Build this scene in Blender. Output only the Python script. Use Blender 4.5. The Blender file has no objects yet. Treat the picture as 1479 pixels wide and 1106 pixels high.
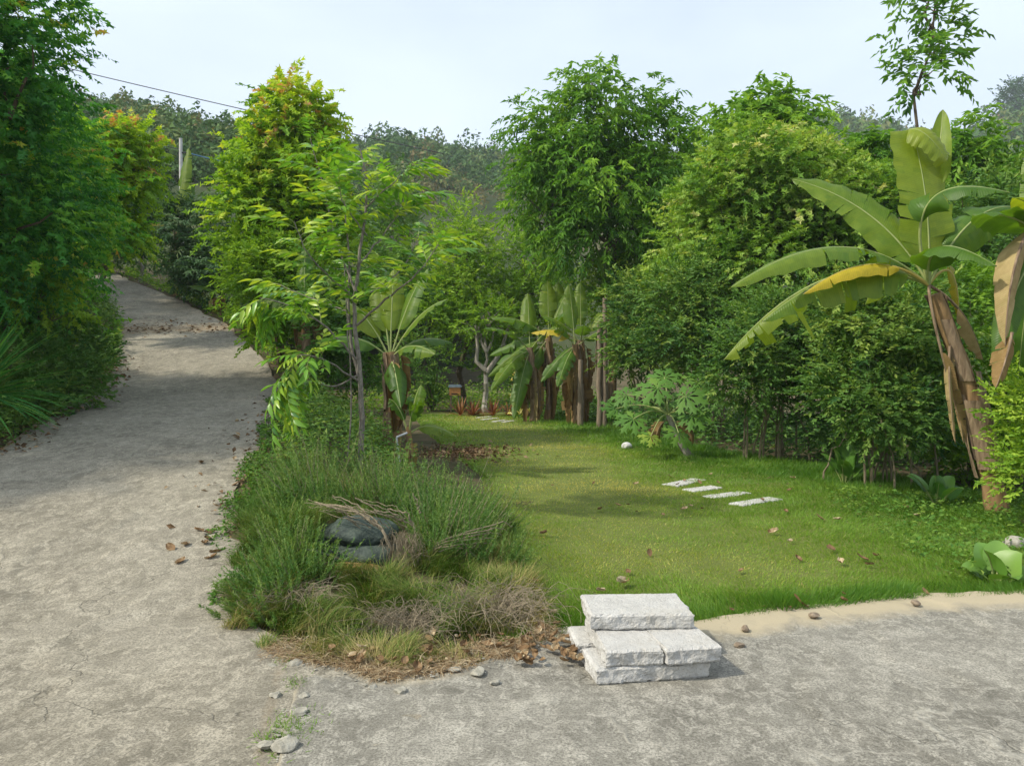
import bpy, math, random
import numpy as np
from mathutils import Vector, Matrix

rng = np.random.default_rng(11)
random.seed(11)
scene = bpy.context.scene
C = scene.collection
PI = math.pi

# ------------------------------------------------------------------ camera
FPX, CX, CY = 1096.0, 739.5, 553.0          # focal length and centre in photograph pixels
CAM_H = 1.6
PITCH = math.atan(18.0 / FPX)
cam_d = bpy.data.cameras.new('camera')
cam = bpy.data.objects.new('camera', cam_d)
C.objects.link(cam)
cam.location = (0, 0, CAM_H)
cam.rotation_euler = (PI / 2 - PITCH, 0, 0)
cam_d.sensor_width = 36.0
cam_d.lens = 36.0 * FPX / 1479.0
cam_d.clip_end = 3000
scene.camera = cam

# ------------------------------------------------------------------ light
SUN_AZ = math.radians(-110)                    # from +Y, negative = towards -X
SUN_EL = math.radians(47)
world = bpy.data.worlds.new('World')
scene.world = world
world.use_nodes = True
wn = world.node_tree.nodes
bg = wn['Background']
sky = wn.new('ShaderNodeTexSky')
sky.sky_type = 'NISHITA'
sky.sun_disc = False
sky.sun_elevation = SUN_EL
sky.sun_rotation = SUN_AZ
sky.altitude = 100
sky.air_density = 1.0
sky.dust_density = 6.0
sky.ozone_density = 1.6
air = wn.new('ShaderNodeMix'); air.data_type = 'RGBA'            # milky humid air: the whole dome is paler than a clear sky
wtc = wn.new('ShaderNodeTexCoord'); cl = wn.new('ShaderNodeTexNoise'); cl.inputs['Scale'].default_value = 1.7; cl.inputs['Detail'].default_value = 5
cmp_ = wn.new('ShaderNodeMapping'); cmp_.inputs['Scale'].default_value = (1, 1, 2.6); world.node_tree.links.new(wtc.outputs['Generated'], cmp_.inputs[0]); world.node_tree.links.new(cmp_.outputs[0], cl.inputs['Vector'])
cr_ = wn.new('ShaderNodeMapRange'); cr_.inputs['From Min'].default_value = .35; cr_.inputs['From Max'].default_value = .7; cr_.inputs['To Min'].default_value = .56; cr_.inputs['To Max'].default_value = .82
world.node_tree.links.new(cl.outputs['Fac'], cr_.inputs['Value']); world.node_tree.links.new(cr_.outputs['Result'], air.inputs[0])   # thin veil of cloud
air.inputs[7].default_value = (5.6, 6.35, 7.3, 1)
world.node_tree.links.new(sky.outputs[0], air.inputs[6])
world.node_tree.links.new(air.outputs[2], bg.inputs[0])
bg.inputs[1].default_value = 0.14
sun_d = bpy.data.lights.new('sun', 'SUN')
sun_d.energy = 3.3
sun_d.angle = math.radians(2.4)
sun_d.color = (1.0, 0.93, 0.8)
sun = bpy.data.objects.new('sun', sun_d)
C.objects.link(sun)
sdir = Vector((math.sin(SUN_AZ) * math.cos(SUN_EL), math.cos(SUN_AZ) * math.cos(SUN_EL), math.sin(SUN_EL)))
sun.rotation_euler = sdir.to_track_quat('Z', 'Y').to_euler()
sun.location = (-20, 10, 40)
scene.view_settings.view_transform = 'Standard'
scene.view_settings.look = 'None'
scene.view_settings.exposure = 0.42
scene.view_settings.gamma = 1
scene.view_settings.use_curve_mapping = False
scene.cycles.use_denoising = True
scene.cycles.max_bounces = 6
scene.cycles.diffuse_bounces = 3
scene.cycles.transmission_bounces = 3
scene.cycles.glossy_bounces = 2
scene.cycles.volume_bounces = 1

# ------------------------------------------------------------------ helpers
def ray(px, py):
    a, b = (px - CX) / FPX, (CY - py) / FPX
    c, s = math.cos(PITCH), math.sin(PITCH)
    return np.array([a, c + b * s, -s + b * c])

def at(px, py, Y):
    """the world point at depth Y (metres ahead of the camera) seen at a photograph pixel"""
    r = ray(px, py)
    return np.array([0, 0, CAM_H]) + r * (Y / r[1])

def smooth(a, b, x):
    t = np.clip((np.asarray(x, float) - a) / (b - a), 0, 1)
    return t * t * (3 - 2 * t)

_tab = rng.random((256, 256))
def vnoise(x, y):
    x = np.asarray(x, float); y = np.asarray(y, float)
    xi = np.floor(x).astype(int); yi = np.floor(y).astype(int)
    fx = x - xi; fy = y - yi
    fx = fx * fx * (3 - 2 * fx); fy = fy * fy * (3 - 2 * fy)
    g = lambda i, j: _tab[i % 256, j % 256]
    return (g(xi, yi) * (1 - fx) + g(xi + 1, yi) * fx) * (1 - fy) + (g(xi, yi + 1) * (1 - fx) + g(xi + 1, yi + 1) * fx) * fy
def fbm(x, y, o=4):
    x = np.asarray(x, float); y = np.asarray(y, float)
    s = 0; a = .5; t = 0
    for k in range(o):
        s = s + a * vnoise(x * 2 ** k + 17.3 * k, y * 2 ** k + 9.1 * k); t += a; a *= .5
    return s / t

def nrm(v):
    v = np.asarray(v, float)
    return v / np.maximum(np.linalg.norm(v, axis=-1, keepdims=True), 1e-9)

UP = np.array([0, 0, 1.0])

class Geo:
    """collects triangles and quads with a tint and a material slot per face; build() links ONE mesh object"""
    def __init__(s):
        s.v = []; s.n = 0; s.f3 = []; s.f4 = []; s.t3 = []; s.t4 = []; s.m3 = []; s.m4 = []; s.pv = []
    def add(s, V, F, tint=.5, mat=0, pv=None):
        V = np.asarray(V, float).reshape(-1, 3); F = np.asarray(F, int)
        if len(F) == 0: return
        t = np.broadcast_to(np.asarray(tint, float), (len(F),)).copy()
        m = np.broadcast_to(np.asarray(mat, int), (len(F),)).copy()
        if F.shape[1] == 3: s.f3.append(F + s.n); s.t3.append(t); s.m3.append(m)
        else: s.f4.append(F + s.n); s.t4.append(t); s.m4.append(m)
        s.v.append(V); s.n += len(V)
        s.pv.append(np.zeros(len(V)) if pv is None else np.asarray(pv, float))
    def leaves(s, P, D, N, L, W, tpl, tint, mat=0, curl=None):
        TV, TF = TPL[tpl]
        P = np.asarray(P, float); k = len(P)
        if k == 0: return
        D = nrm(D); N = np.asarray(N, float)
        Y = nrm(np.cross(N, D)); Z = np.cross(D, Y)
        L = np.broadcast_to(np.asarray(L, float), (k,)); W = np.broadcast_to(np.asarray(W, float), (k,))
        V = (P[:, None, :] + (TV[None, :, 0:1] * L[:, None, None]) * D[:, None, :] + (TV[None, :, 1:2] * W[:, None, None]) * Y[:, None, :]
             + (TV[None, :, 2:3] * L[:, None, None]) * Z[:, None, :])
        t = np.broadcast_to(np.asarray(tint, float), (k,))
        F = (np.arange(k) * len(TV))[:, None, None] + TF[None]
        s.add(V.reshape(-1, 3), F.reshape(-1, TF.shape[1]), np.repeat(t, len(TF)), mat)
    def tube(s, pts, rad, sides=6, tint=.5, mat=0, cap=True):
        pts = np.asarray(pts, float); k = len(pts)
        rad = np.broadcast_to(np.asarray(rad, float), (k,))
        T = nrm(np.gradient(pts, axis=0))
        ref = np.array([0.31, 0.95, 0.1]) if abs(T[0][2]) > .8 else UP
        A = nrm(np.cross(T, ref)); B = np.cross(T, A)
        th = np.arange(sides) * 2 * PI / sides
        V = pts[:, None, :] + rad[:, None, None] * (np.cos(th)[None, :, None] * A[:, None, :] + np.sin(th)[None, :, None] * B[:, None, :])
        i = np.arange(k - 1)[:, None] * sides; j = np.arange(sides)[None]; j2 = (j + 1) % sides
        F = np.stack([i + j, i + j2, i + sides + j2, i + sides + j], -1).reshape(-1, 4)
        s.add(V.reshape(-1, 3), F, tint, mat)
        if cap and sides >= 4:
            base = V.reshape(-1, 3)
            for ring, ctr in ((0, pts[0]), (k - 1, pts[-1])):
                vv = np.vstack([V[ring], ctr[None]])
                s.add(vv, [[a, (a + 1) % sides, sides] for a in range(sides)], tint, mat)
    def box(s, c, size, rot=0, tint=.5, mat=0):
        x, y, z = np.asarray(size) / 2
        V = np.array([[a * x, b * y, d * z] for a in (-1, 1) for b in (-1, 1) for d in (-1, 1)], float)
        r = np.array([[math.cos(rot), -math.sin(rot), 0], [math.sin(rot), math.cos(rot), 0], [0, 0, 1]])
        s.add(V @ r.T + np.asarray(c), [[0, 1, 3, 2], [4, 6, 7, 5], [0, 4, 5, 1], [2, 3, 7, 6], [0, 2, 6, 4], [1, 5, 7, 3]], tint, mat)
    def mesh(s, name, mats, origin=(0, 0, 0), smooth_shade=False):
        me = bpy.data.meshes.new(name)
        V = (np.concatenate(s.v) if s.v else np.zeros((0, 3))) - np.asarray(origin, float)
        parts = []; starts = []; ts = []; ms = []; pos = 0
        for lst, tl, ml, k in ((s.f3, s.t3, s.m3, 3), (s.f4, s.t4, s.m4, 4)):
            if lst:
                F = np.concatenate(lst); parts.append(F.ravel())
                starts.append(pos + np.arange(len(F)) * k); pos += F.size
                ts.append(np.concatenate(tl)); ms.append(np.concatenate(ml))
        L = np.concatenate(parts); ST = np.concatenate(starts)
        me.vertices.add(len(V)); me.vertices.foreach_set('co', V.ravel().astype(np.float32))
        me.loops.add(len(L)); me.loops.foreach_set('vertex_index', L.astype(np.int32))
        me.polygons.add(len(ST)); me.polygons.foreach_set('loop_start', ST.astype(np.int32))
        me.polygons.foreach_set('material_index', np.concatenate(ms).astype(np.int32))
        if smooth_shade: me.polygons.foreach_set('use_smooth', np.ones(len(ST), bool))
        else: me.polygons.foreach_set('use_smooth', np.zeros(len(ST), bool))
        me.update(calc_edges=True)
        a = me.attributes.new('tint', 'FLOAT', 'FACE'); a.data.foreach_set('value', np.concatenate(ts).astype(np.float32))
        pv = np.concatenate(s.pv)
        if np.any(pv): 
            b = me.attributes.new('edge', 'FLOAT', 'POINT'); b.data.foreach_set('value', pv.astype(np.float32))
        for m in (mats if isinstance(mats, (list, tuple)) else [mats]): me.materials.append(m)
        return me
    def build(s, name, mats, parent=None, origin=(0, 0, 0), smooth_shade=False):
        return link(name, s.mesh(name, mats, origin, smooth_shade), parent, None if parent else origin)

def link(name, me, parent=None, loc=None):
    o = bpy.data.objects.new(name, me); C.objects.link(o)
    if parent is not None: o.parent = parent
    if loc is not None: o.location = loc
    return o
def tag(o, label=None, cat=None, group=None, kind=None):
    if label: o['label'] = label
    if cat: o['category'] = cat
    if group: o['group'] = group
    if kind: o['kind'] = kind
    return o
def thing(name, label, cat, loc, group=None):
    o = bpy.data.objects.new(name, None); C.objects.link(o)
    o.location = loc; o.empty_display_size = .2
    return tag(o, label, cat, group)

def q(*r): return np.array(r, int)
TPL = {
    'ovate': (np.array([[0, 0, 0], [.45, .5, .09], [1, 0, -.14], [.45, -.5, .09], [.5, 0, 0]], float), q([0, 4, 2, 1], [0, 3, 2, 4])),
    'lance': (np.array([[0, 0, 0], [.4, .5, .05], [1, 0, -.3], [.4, -.5, .05], [.45, 0, 0]], float), q([0, 4, 2, 1], [0, 3, 2, 4])),
    'maple': (np.array([[0, 0, 0], [.22, .62, -.1], [.42, .2, .03], [1, 0, -.12], [.42, -.2, .03], [.22, -.62, -.1]], float), q([0, 2, 1, 1], [0, 4, 3, 2], [0, 5, 4, 4])),
    'blade': (np.array([[0, .5, 0], [0, -.5, 0], [1, 0, 0]], float), q([0, 1, 2])),
    'ovate_far': (np.array([[0, 0, 0], [.45, .5, .1], [1, 0, -.12], [.45, -.5, .1]], float), q([0, 3, 2, 1])),
    'lance_far': (np.array([[0, 0, 0], [.4, .5, .06], [1, 0, -.28], [.4, -.5, .06]], float), q([0, 3, 2, 1])),
    'shard': (np.array([[0, .1, 0], [.5, -.55, 0], [1, .45, 0]], float), q([0, 1, 2])),
    'needle': (np.array([[0, .5, 0], [0, -.5, 0], [1, 0, 0]], float), q([0, 1, 2])),
    'flat': (np.array([[0, 0, 0], [.5, .5, 0], [1, 0, 0], [.5, -.5, 0]], float), q([0, 3, 2, 1])),
    'bent': (np.array([[0, .5, 0], [0, -.5, 0], [.55, -.35, .06], [.55, .35, .06], [1, 0, -.18]], float), q([0, 1, 2, 3], [3, 2, 4, 4])),
}
TPL['maple'] = (TPL['maple'][0], q([0, 2, 1], [0, 4, 3], [0, 3, 2], [0, 5, 4]))
TPL['bent'] = (TPL['bent'][0], q([0, 1, 2], [0, 2, 3], [3, 2, 4]))

# ------------------------------------------------------------------ materials
def new_mat(name):
    m = bpy.data.materials.new(name); m.use_nodes = True
    nt = m.node_tree; nt.nodes.clear()
    out = nt.nodes.new('ShaderNodeOutputMaterial')
    return m, nt, out
def ramp(nt, fac, stops):
    r = nt.nodes.new('ShaderNodeValToRGB')
    el = r.color_ramp.elements
    while len(el) < len(stops): el.new(.5)
    for e, (p, c) in zip(el, stops): e.position = p; e.color = (*c, 1)
    if fac is not None: nt.links.new(fac, r.inputs[0])
    return r.outputs[0]
def noise(nt, scale, detail=4, rough=.6, vec=None, dist=0):
    n = nt.nodes.new('ShaderNodeTexNoise')
    n.inputs['Scale'].default_value = scale; n.inputs['Detail'].default_value = detail
    n.inputs['Roughness'].default_value = rough; n.inputs['Distortion'].default_value = dist
    if vec is None:
        tc = nt.nodes.new('ShaderNodeTexCoord'); vec = tc.outputs['Object']
    nt.links.new(vec, n.inputs['Vector'])
    return n.outputs['Fac']
def mix(nt, fac, a, b, mode='MIX'):
    m = nt.nodes.new('ShaderNodeMix'); m.data_type = 'RGBA'; m.blend_type = mode
    for sock, val in ((m.inputs[0], fac), (m.inputs[6], a), (m.inputs[7], b)):
        if isinstance(val, (int, float)): sock.default_value = val
        elif isinstance(val, tuple): sock.default_value = (*val, 1)
        else: nt.links.new(val, sock)
    return m.outputs[2]
def mth(nt, op, a, b=None, clamp=False):
    m = nt.nodes.new('ShaderNodeMath'); m.operation = op; m.use_clamp = clamp
    for sock, val in ((m.inputs[0], a), (m.inputs[1], b)):
        if val is None: continue
        if isinstance(val, (int, float)): sock.default_value = val
        else: nt.links.new(val, sock)
    return m.outputs[0]
def attr(nt, name):
    a = nt.nodes.new('ShaderNodeAttribute'); a.attribute_name = name
    return a
def mapping(nt, scale, rot=(0, 0, 0), coord='Object'):
    tc = nt.nodes.new('ShaderNodeTexCoord'); mp = nt.nodes.new('ShaderNodeMapping')
    mp.inputs['Scale'].default_value = scale; mp.inputs['Rotation'].default_value = rot
    nt.links.new(tc.outputs[coord], mp.inputs[0]); return mp.outputs[0]
def bump(nt, h, strength, dist=.01, prev=None):
    b = nt.nodes.new('ShaderNodeBump'); b.inputs['Strength'].default_value = strength; b.inputs['Distance'].default_value = dist
    nt.links.new(h, b.inputs['Height'])
    if prev is not None: nt.links.new(prev, b.inputs['Normal'])
    return b.outputs[0]
def principled(nt, out, col, rough=.8, spec=.3, normal=None):
    p = nt.nodes.new('ShaderNodeBsdfPrincipled')
    if isinstance(col, tuple): p.inputs['Base Color'].default_value = (*col, 1)
    else: nt.links.new(col, p.inputs['Base Color'])
    p.inputs['Roughness'].default_value = rough
    p.inputs['Specular IOR Level'].default_value = spec
    if normal is not None: nt.links.new(normal, p.inputs['Normal'])
    if out is not None: nt.links.new(p.outputs[0], out.inputs['Surface'])
    return p

def leaf_mat(name, stops, trans=.35, rough=.55, spec=.22, tboost=(1.3, 1.25, .5), vein=0, gain=1.4):
    m, nt, out = new_mat(name)
    gain = 1.35 if vein else gain * 1.5
    stops = [(p, tuple(min(.8, c * gain * k) for c, k in zip(col, (1, 1, .82)))) for p, col in stops]
    col = ramp(nt, attr(nt, 'tint').outputs['Fac'], stops)
    nrml = None
    if vein:
        e = attr(nt, 'edge').outputs['Fac']
        sn = mth(nt, 'SINE', mth(nt, 'MULTIPLY', e, vein))
        nrml = bump(nt, sn, .25, .004)
        col = mix(nt, mth(nt, 'MULTIPLY', ramp(nt, noise(nt, 6, 5, .7), [(.35, (0, 0, 0)), (.7, (1, 1, 1))]), .75), col, mix(nt, 1.0, col, (.62, .68, .5), 'MULTIPLY'))
        col = mix(nt, mth(nt, 'MULTIPLY', mth(nt, 'ADD', mth(nt, 'MULTIPLY', sn, .5), .5), .22), col, mix(nt, 1.0, col, (.6, .7, .5), 'MULTIPLY'))
    p = principled(nt, None, col, rough, spec, nrml)
    tr = nt.nodes.new('ShaderNodeBsdfTranslucent')
    nt.links.new(mix(nt, 1.0, col, tboost, 'MULTIPLY'), tr.inputs[0])
    ms = nt.nodes.new('ShaderNodeMixShader'); ms.inputs[0].default_value = trans
    nt.links.new(p.outputs[0], ms.inputs[1]); nt.links.new(tr.outputs[0], ms.inputs[2])
    nt.links.new(ms.outputs[0], out.inputs['Surface'])
    return m
def bark_mat(name, a, b, scale=14, stretch=.25):
    m, nt, out = new_mat(name)
    v = mapping(nt, (1, 1, stretch))
    n = noise(nt, scale, 5, .65, v, .6)
    col = ramp(nt, n, [(.3, a), (.7, b)])
    principled(nt, out, col, .85, .2, bump(nt, n, .7, .02)); return m
def plain_mat(name, a, b, scale=20, rough=.8, spec=.3, bmp=.4, bd=.01):
    m, nt, out = new_mat(name)
    n = noise(nt, scale, 5, .65)
    principled(nt, out, ramp(nt, n, [(.3, a), (.7, b)]), rough, spec, bump(nt, n, bmp, bd)); return m

M = {}
G = lambda *c: c
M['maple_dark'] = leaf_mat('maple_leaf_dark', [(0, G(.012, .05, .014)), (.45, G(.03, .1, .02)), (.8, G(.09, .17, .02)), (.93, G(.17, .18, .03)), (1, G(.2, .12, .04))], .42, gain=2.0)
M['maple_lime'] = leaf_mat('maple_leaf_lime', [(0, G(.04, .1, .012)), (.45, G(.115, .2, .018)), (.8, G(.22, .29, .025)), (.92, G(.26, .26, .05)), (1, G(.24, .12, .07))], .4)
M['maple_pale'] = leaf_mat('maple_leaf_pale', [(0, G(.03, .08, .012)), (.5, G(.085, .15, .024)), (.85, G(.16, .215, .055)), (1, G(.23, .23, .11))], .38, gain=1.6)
M['pinnate'] = leaf_mat('pinnate_leaf', [(0, G(.02, .06, .01)), (.5, G(.055, .125, .015)), (1, G(.13, .21, .025))], .38, gain=1.55)
M['shrub'] = leaf_mat('shrub_leaf', [(0, G(.014, .045, .014)), (.6, G(.05, .1, .022)), (1, G(.12, .16, .04))], .32, gain=1.6)
M['mango'] = leaf_mat('narrow_leaf', [(0, G(.014, .04, .016)), (.7, G(.035, .075, .03)), (1, G(.09, .12, .06))], .25)
M['lime_bush'] = leaf_mat('bright_bush_leaf', [(0, G(.035, .085, .01)), (.5, G(.085, .15, .016)), (1, G(.18, .24, .035))], .4, gain=1.6)
M['sapling'] = leaf_mat('sapling_leaf', [(0, G(.03, .09, .02)), (.6, G(.08, .17, .02)), (1, G(.19, .25, .03))], .4, .35, .5)
M['banana'] = leaf_mat('banana_leaf', [(0, G(.03, .085, .016)), (.5, G(.085, .17, .022)), (1, G(.25, .3, .035))], .48, .4, .4, (1.5, 1.35, .4), vein=1)
M['banana_yellow'] = leaf_mat('yellow_banana_leaf', [(0, G(.2, .2, .02)), (.6, G(.42, .32, .025)), (1, G(.5, .4, .06))], .3, .5, .3, (1.1, 1, .5), vein=1)
M['banana_dead'] = leaf_mat('dead_banana_leaf', [(0, G(.08, .045, .025)), (.5, G(.22, .14, .075)), (1, G(.4, .31, .2))], .15, .8, .1, (1, .9, .7), vein=1)
M['rosemary'] = leaf_mat('rosemary_needle', [(0, G(.03, .085, .02)), (.5, G(.07, .145, .038)), (1, G(.16, .22, .065))], .3, gain=.95)
M['grass'] = leaf_mat('lawn_blade', [(0, G(.04, .1, .012)), (.5, G(.1, .17, .022)), (.8, G(.18, .2, .05)), (1, G(.34, .29, .11))], .35, .5, .3, gain=1.3)
M['longgrass'] = leaf_mat('long_grass', [(0, G(.045, .1, .015)), (.4, G(.1, .16, .03)), (.65, G(.21, .19, .075)), (1, G(.36, .29, .17))], .25, .6, .2, gain=.9)
M['strap'] = leaf_mat('strap_leaf', [(0, G(.012, .06, .018)), (.6, G(.035, .13, .03)), (1, G(.09, .2, .045))], .3)
M['cover'] = leaf_mat('ground_cover_leaf', [(0, G(.03, .09, .015)), (.6, G(.07, .16, .025)), (1, G(.15, .23, .04))], .3, gain=.85)
M['papaya'] = leaf_mat('papaya_leaf', [(0, G(.03, .085, .018)), (.6, G(.07, .15, .028)), (1, G(.17, .23, .04))], .35, gain=1.05)
M['broad'] = leaf_mat('broad_leaf', [(0, G(.03, .1, .02)), (.6, G(.08, .18, .035)), (1, G(.15, .25, .06))], .35, .4, .4, gain=.95)
M['red'] = leaf_mat('red_strap_leaf', [(0, G(.11, .035, .025)), (.6, G(.25, .09, .06)), (1, G(.36, .2, .1))], .25, gain=.62)
M['wood'] = leaf_mat('hill_foliage', gain=1.0, stops=[(0, G(.014, .045, .015)), (.35, G(.035, .08, .022)), (.6, G(.07, .12, .035)), (.75, G(.11, .12, .05)), (.85, G(.11, .09, .045)), (1, G(.16, .12, .075))], trans=.15, rough=.7, spec=.15)
M['dry'] = leaf_mat('dry_leaf', gain=.8, stops=[(0, G(.06, .036, .022)), (.5, G(.17, .105, .062)), (.8, G(.28, .205, .14)), (1, G(.45, .38, .3))], trans=.12, rough=.75, spec=.2, tboost=(1, .9, .7))
M['flower'] = leaf_mat('cream_petal', [(0, G(.6, .5, .15)), (1, G(.8, .72, .45))], .3, gain=.8)
M['bark_grey'] = bark_mat('grey_bark', (.1, .085, .07), (.3, .27, .23), 30, .5)
M['bark_brown'] = bark_mat('brown_bark', (.06, .045, .03), (.17, .13, .09))
M['bark_pale'] = bark_mat('pale_bark', (.2, .18, .15), (.42, .39, .33))
M['stem'] = bark_mat('shrub_stem', (.12, .1, .06), (.3, .25, .16), 25)
M['twig'] = bark_mat('dry_twig', (.14, .115, .075), (.33, .275, .185), 40)
M['pseudo'] = bark_mat('banana_stem', (.14, .09, .04), (.36, .23, .11), 16, .12)
M['sheath'] = bark_mat('dry_sheath', (.1, .065, .04), (.34, .25, .16), 20, .15)
M['midrib'] = plain_mat('leaf_midrib', (.2, .27, .08), (.33, .36, .13), 12, .5)
M['midrib_y'] = plain_mat('yellow_midrib', (.36, .3, .08), (.5, .38, .1), 12, .5)
# ------------------------------------------------------------------ terrain
_ry = np.array([-6, 3.9, 4.12, 4.55, 5.3, 6.5, 9, 12, 15, 18, 22, 26, 30, 33, 37])
_rr = np.array([-.2, -.75, -1.4, -1.78, -2.02, -2.43, -3.03, -3.75, -4.58, -5.95, -8.2, -11.3, -15.0, -17.5, -21.5])
_rl = np.array([-6.2, -6.3, -6.3, -6.2, -6.1, -6.0, -6.07, -7.3, -8.1, -9.4, -11.4, -14.1, -17.3, -20.0, -24.5])
_zy = np.array([-30, 4.4, 5.5, 6.5, 9, 12, 15, 18, 22, 26, 30, 34, 40, 60, 500])
_zz = np.array([0, 0, .12, .32, .66, .92, 1.26, 1.9, 2.85, 3.95, 5.1, 6.2, 7.2, 8.0, 8.0])
def road_r(y): return np.interp(y, _ry, _rr)
def road_l(y): return np.interp(y, _ry, _rl)
def road_z(y):
    return (np.interp(np.asarray(y) - .7, _zy, _zz) + np.interp(np.asarray(y) + .7, _zy, _zz) + np.interp(y, _zy, _zz)) / 3
def H(x, y):
    x = np.asarray(x, float); y = np.asarray(y, float)
    zr = road_z(y); xr = road_r(np.minimum(y, 37)); xl = road_l(np.minimum(y, 37))
    s = smooth(0.25, 1.3 + zr * 1.0, x - xr)
    z = zr * (1 - s)
    z = z + np.clip((xl - .4 - x) * .35, 0, 4.0) * smooth(6, 10, y)
    z = z + .3 * np.exp(-(((x + 1.05) / 1.15) ** 2 + ((y - 7.0) / 1.9) ** 2)) * smooth(4.3, 5.6, y) * smooth(.05, .5, x - xr)
    z = z + .25 * np.exp(-(((x + 1.6) / 1.0) ** 2 + ((y - 10.5) / 2.2) ** 2))
    z = z + np.clip((y - 34) * .05, 0, 3) * (x > -20)
    return z
def on(x, y, dz=0.0): return np.array([x, y, float(H(x, y)) + dz])
def ground_at(px, py):
    lo = None
    r = ray(px, py)
    for Y in np.arange(2.0, 60, .05):
        p = np.array([0, 0, CAM_H]) + r * (Y / r[1])
        if p[2] <= H(p[0], p[1]): return on(p[0], p[1])
    return on(p[0], p[1])

_fx = np.array([-1.6, -1.15, -.9, -.65, -.35, .04, .3, 1.13, 1.78, 2.65, 3.3, 6, 14])
_fy = np.array([4.1, 4.05, 4.0, 3.8, 3.92, 4.18, 4.6, 4.74, 5.0, 5.27, 5.32, 5.5, 5.8])
def front(x): return np.interp(x, _fx, _fy)
_ly = np.array([4, 4.6, 5, 6, 8, 10.6, 15, 20, 27, 30]); _lx = np.array([.05, .05, .12, .0, -.15, -.3, -1.2, -2.2, -3.4, -3.8])
_gy = np.array([4, 5.3, 7, 8, 9.5, 12.1, 14, 17, 20.6, 27, 30]); _gx = np.array([9, 8, 6.9, 6.3, 6.1, 5.2, 4.2, 3.3, 2.6, 1.2, .5])
def lawn_l(y): return np.interp(y, _ly, _lx)
def lawn_r(y): return np.interp(y, _gy, _gx)

def sheet(X, Y, Z, geo, tint=.5, pv=None):
    ny, nx = X.shape
    V = np.stack([X, Y, Z], -1).reshape(-1, 3)
    i = np.arange(ny - 1)[:, None] * nx; j = np.arange(nx - 1)[None]
    F = np.stack([i + j, i + j + 1, i + nx + j + 1, i + nx + j], -1).reshape(-1, 4)
    geo.add(V, F, tint, 0, None if pv is None else pv.ravel())

# ground: one sheet to the horizon
m, nt, out = new_mat('soil')
n1 = noise(nt, 1.3, 5, .6); n2 = noise(nt, 22, 6, .7)
col = mix(nt, n2, ramp(nt, n1, [(.35, (.05, .04, .022)), (.65, (.1, .075, .045))]), ramp(nt, n1, [(.35, (.05, .07, .02)), (.65, (.17, .13, .08))]))
principled(nt, out, col, .95, .1, bump(nt, n2, .8, .03))
M['soil'] = m
g = Geo()
u = np.linspace(-1, 1, 221); xs = 9 * np.sinh(u * 4.6) / math.sinh(4.6) * 48 + u * 12 - 1
v = np.linspace(0, 1, 240); ys = -30 + 60 * v + 500 * v ** 5
X, Y = np.meshgrid(xs, ys)
Z = H(X, Y)
inroad = (X < road_r(np.minimum(Y, 37)) - .35) & (X > road_l(np.minimum(Y, 37)) - .3) & (Y < 36)
infore = (X > -1.0) & (Y < front(X) - .3)
Z = Z - np.where(inroad | infore, .06, .008) + .03 * (fbm(X * 2, Y * 2) - .5) * np.where(inroad | infore, 0, 1)
sheet(X, Y, Z, g)
tag(g.build('ground', M['soil'], smooth_shade=True), 'bare brown soil under the garden plants', kind='structure')

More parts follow.
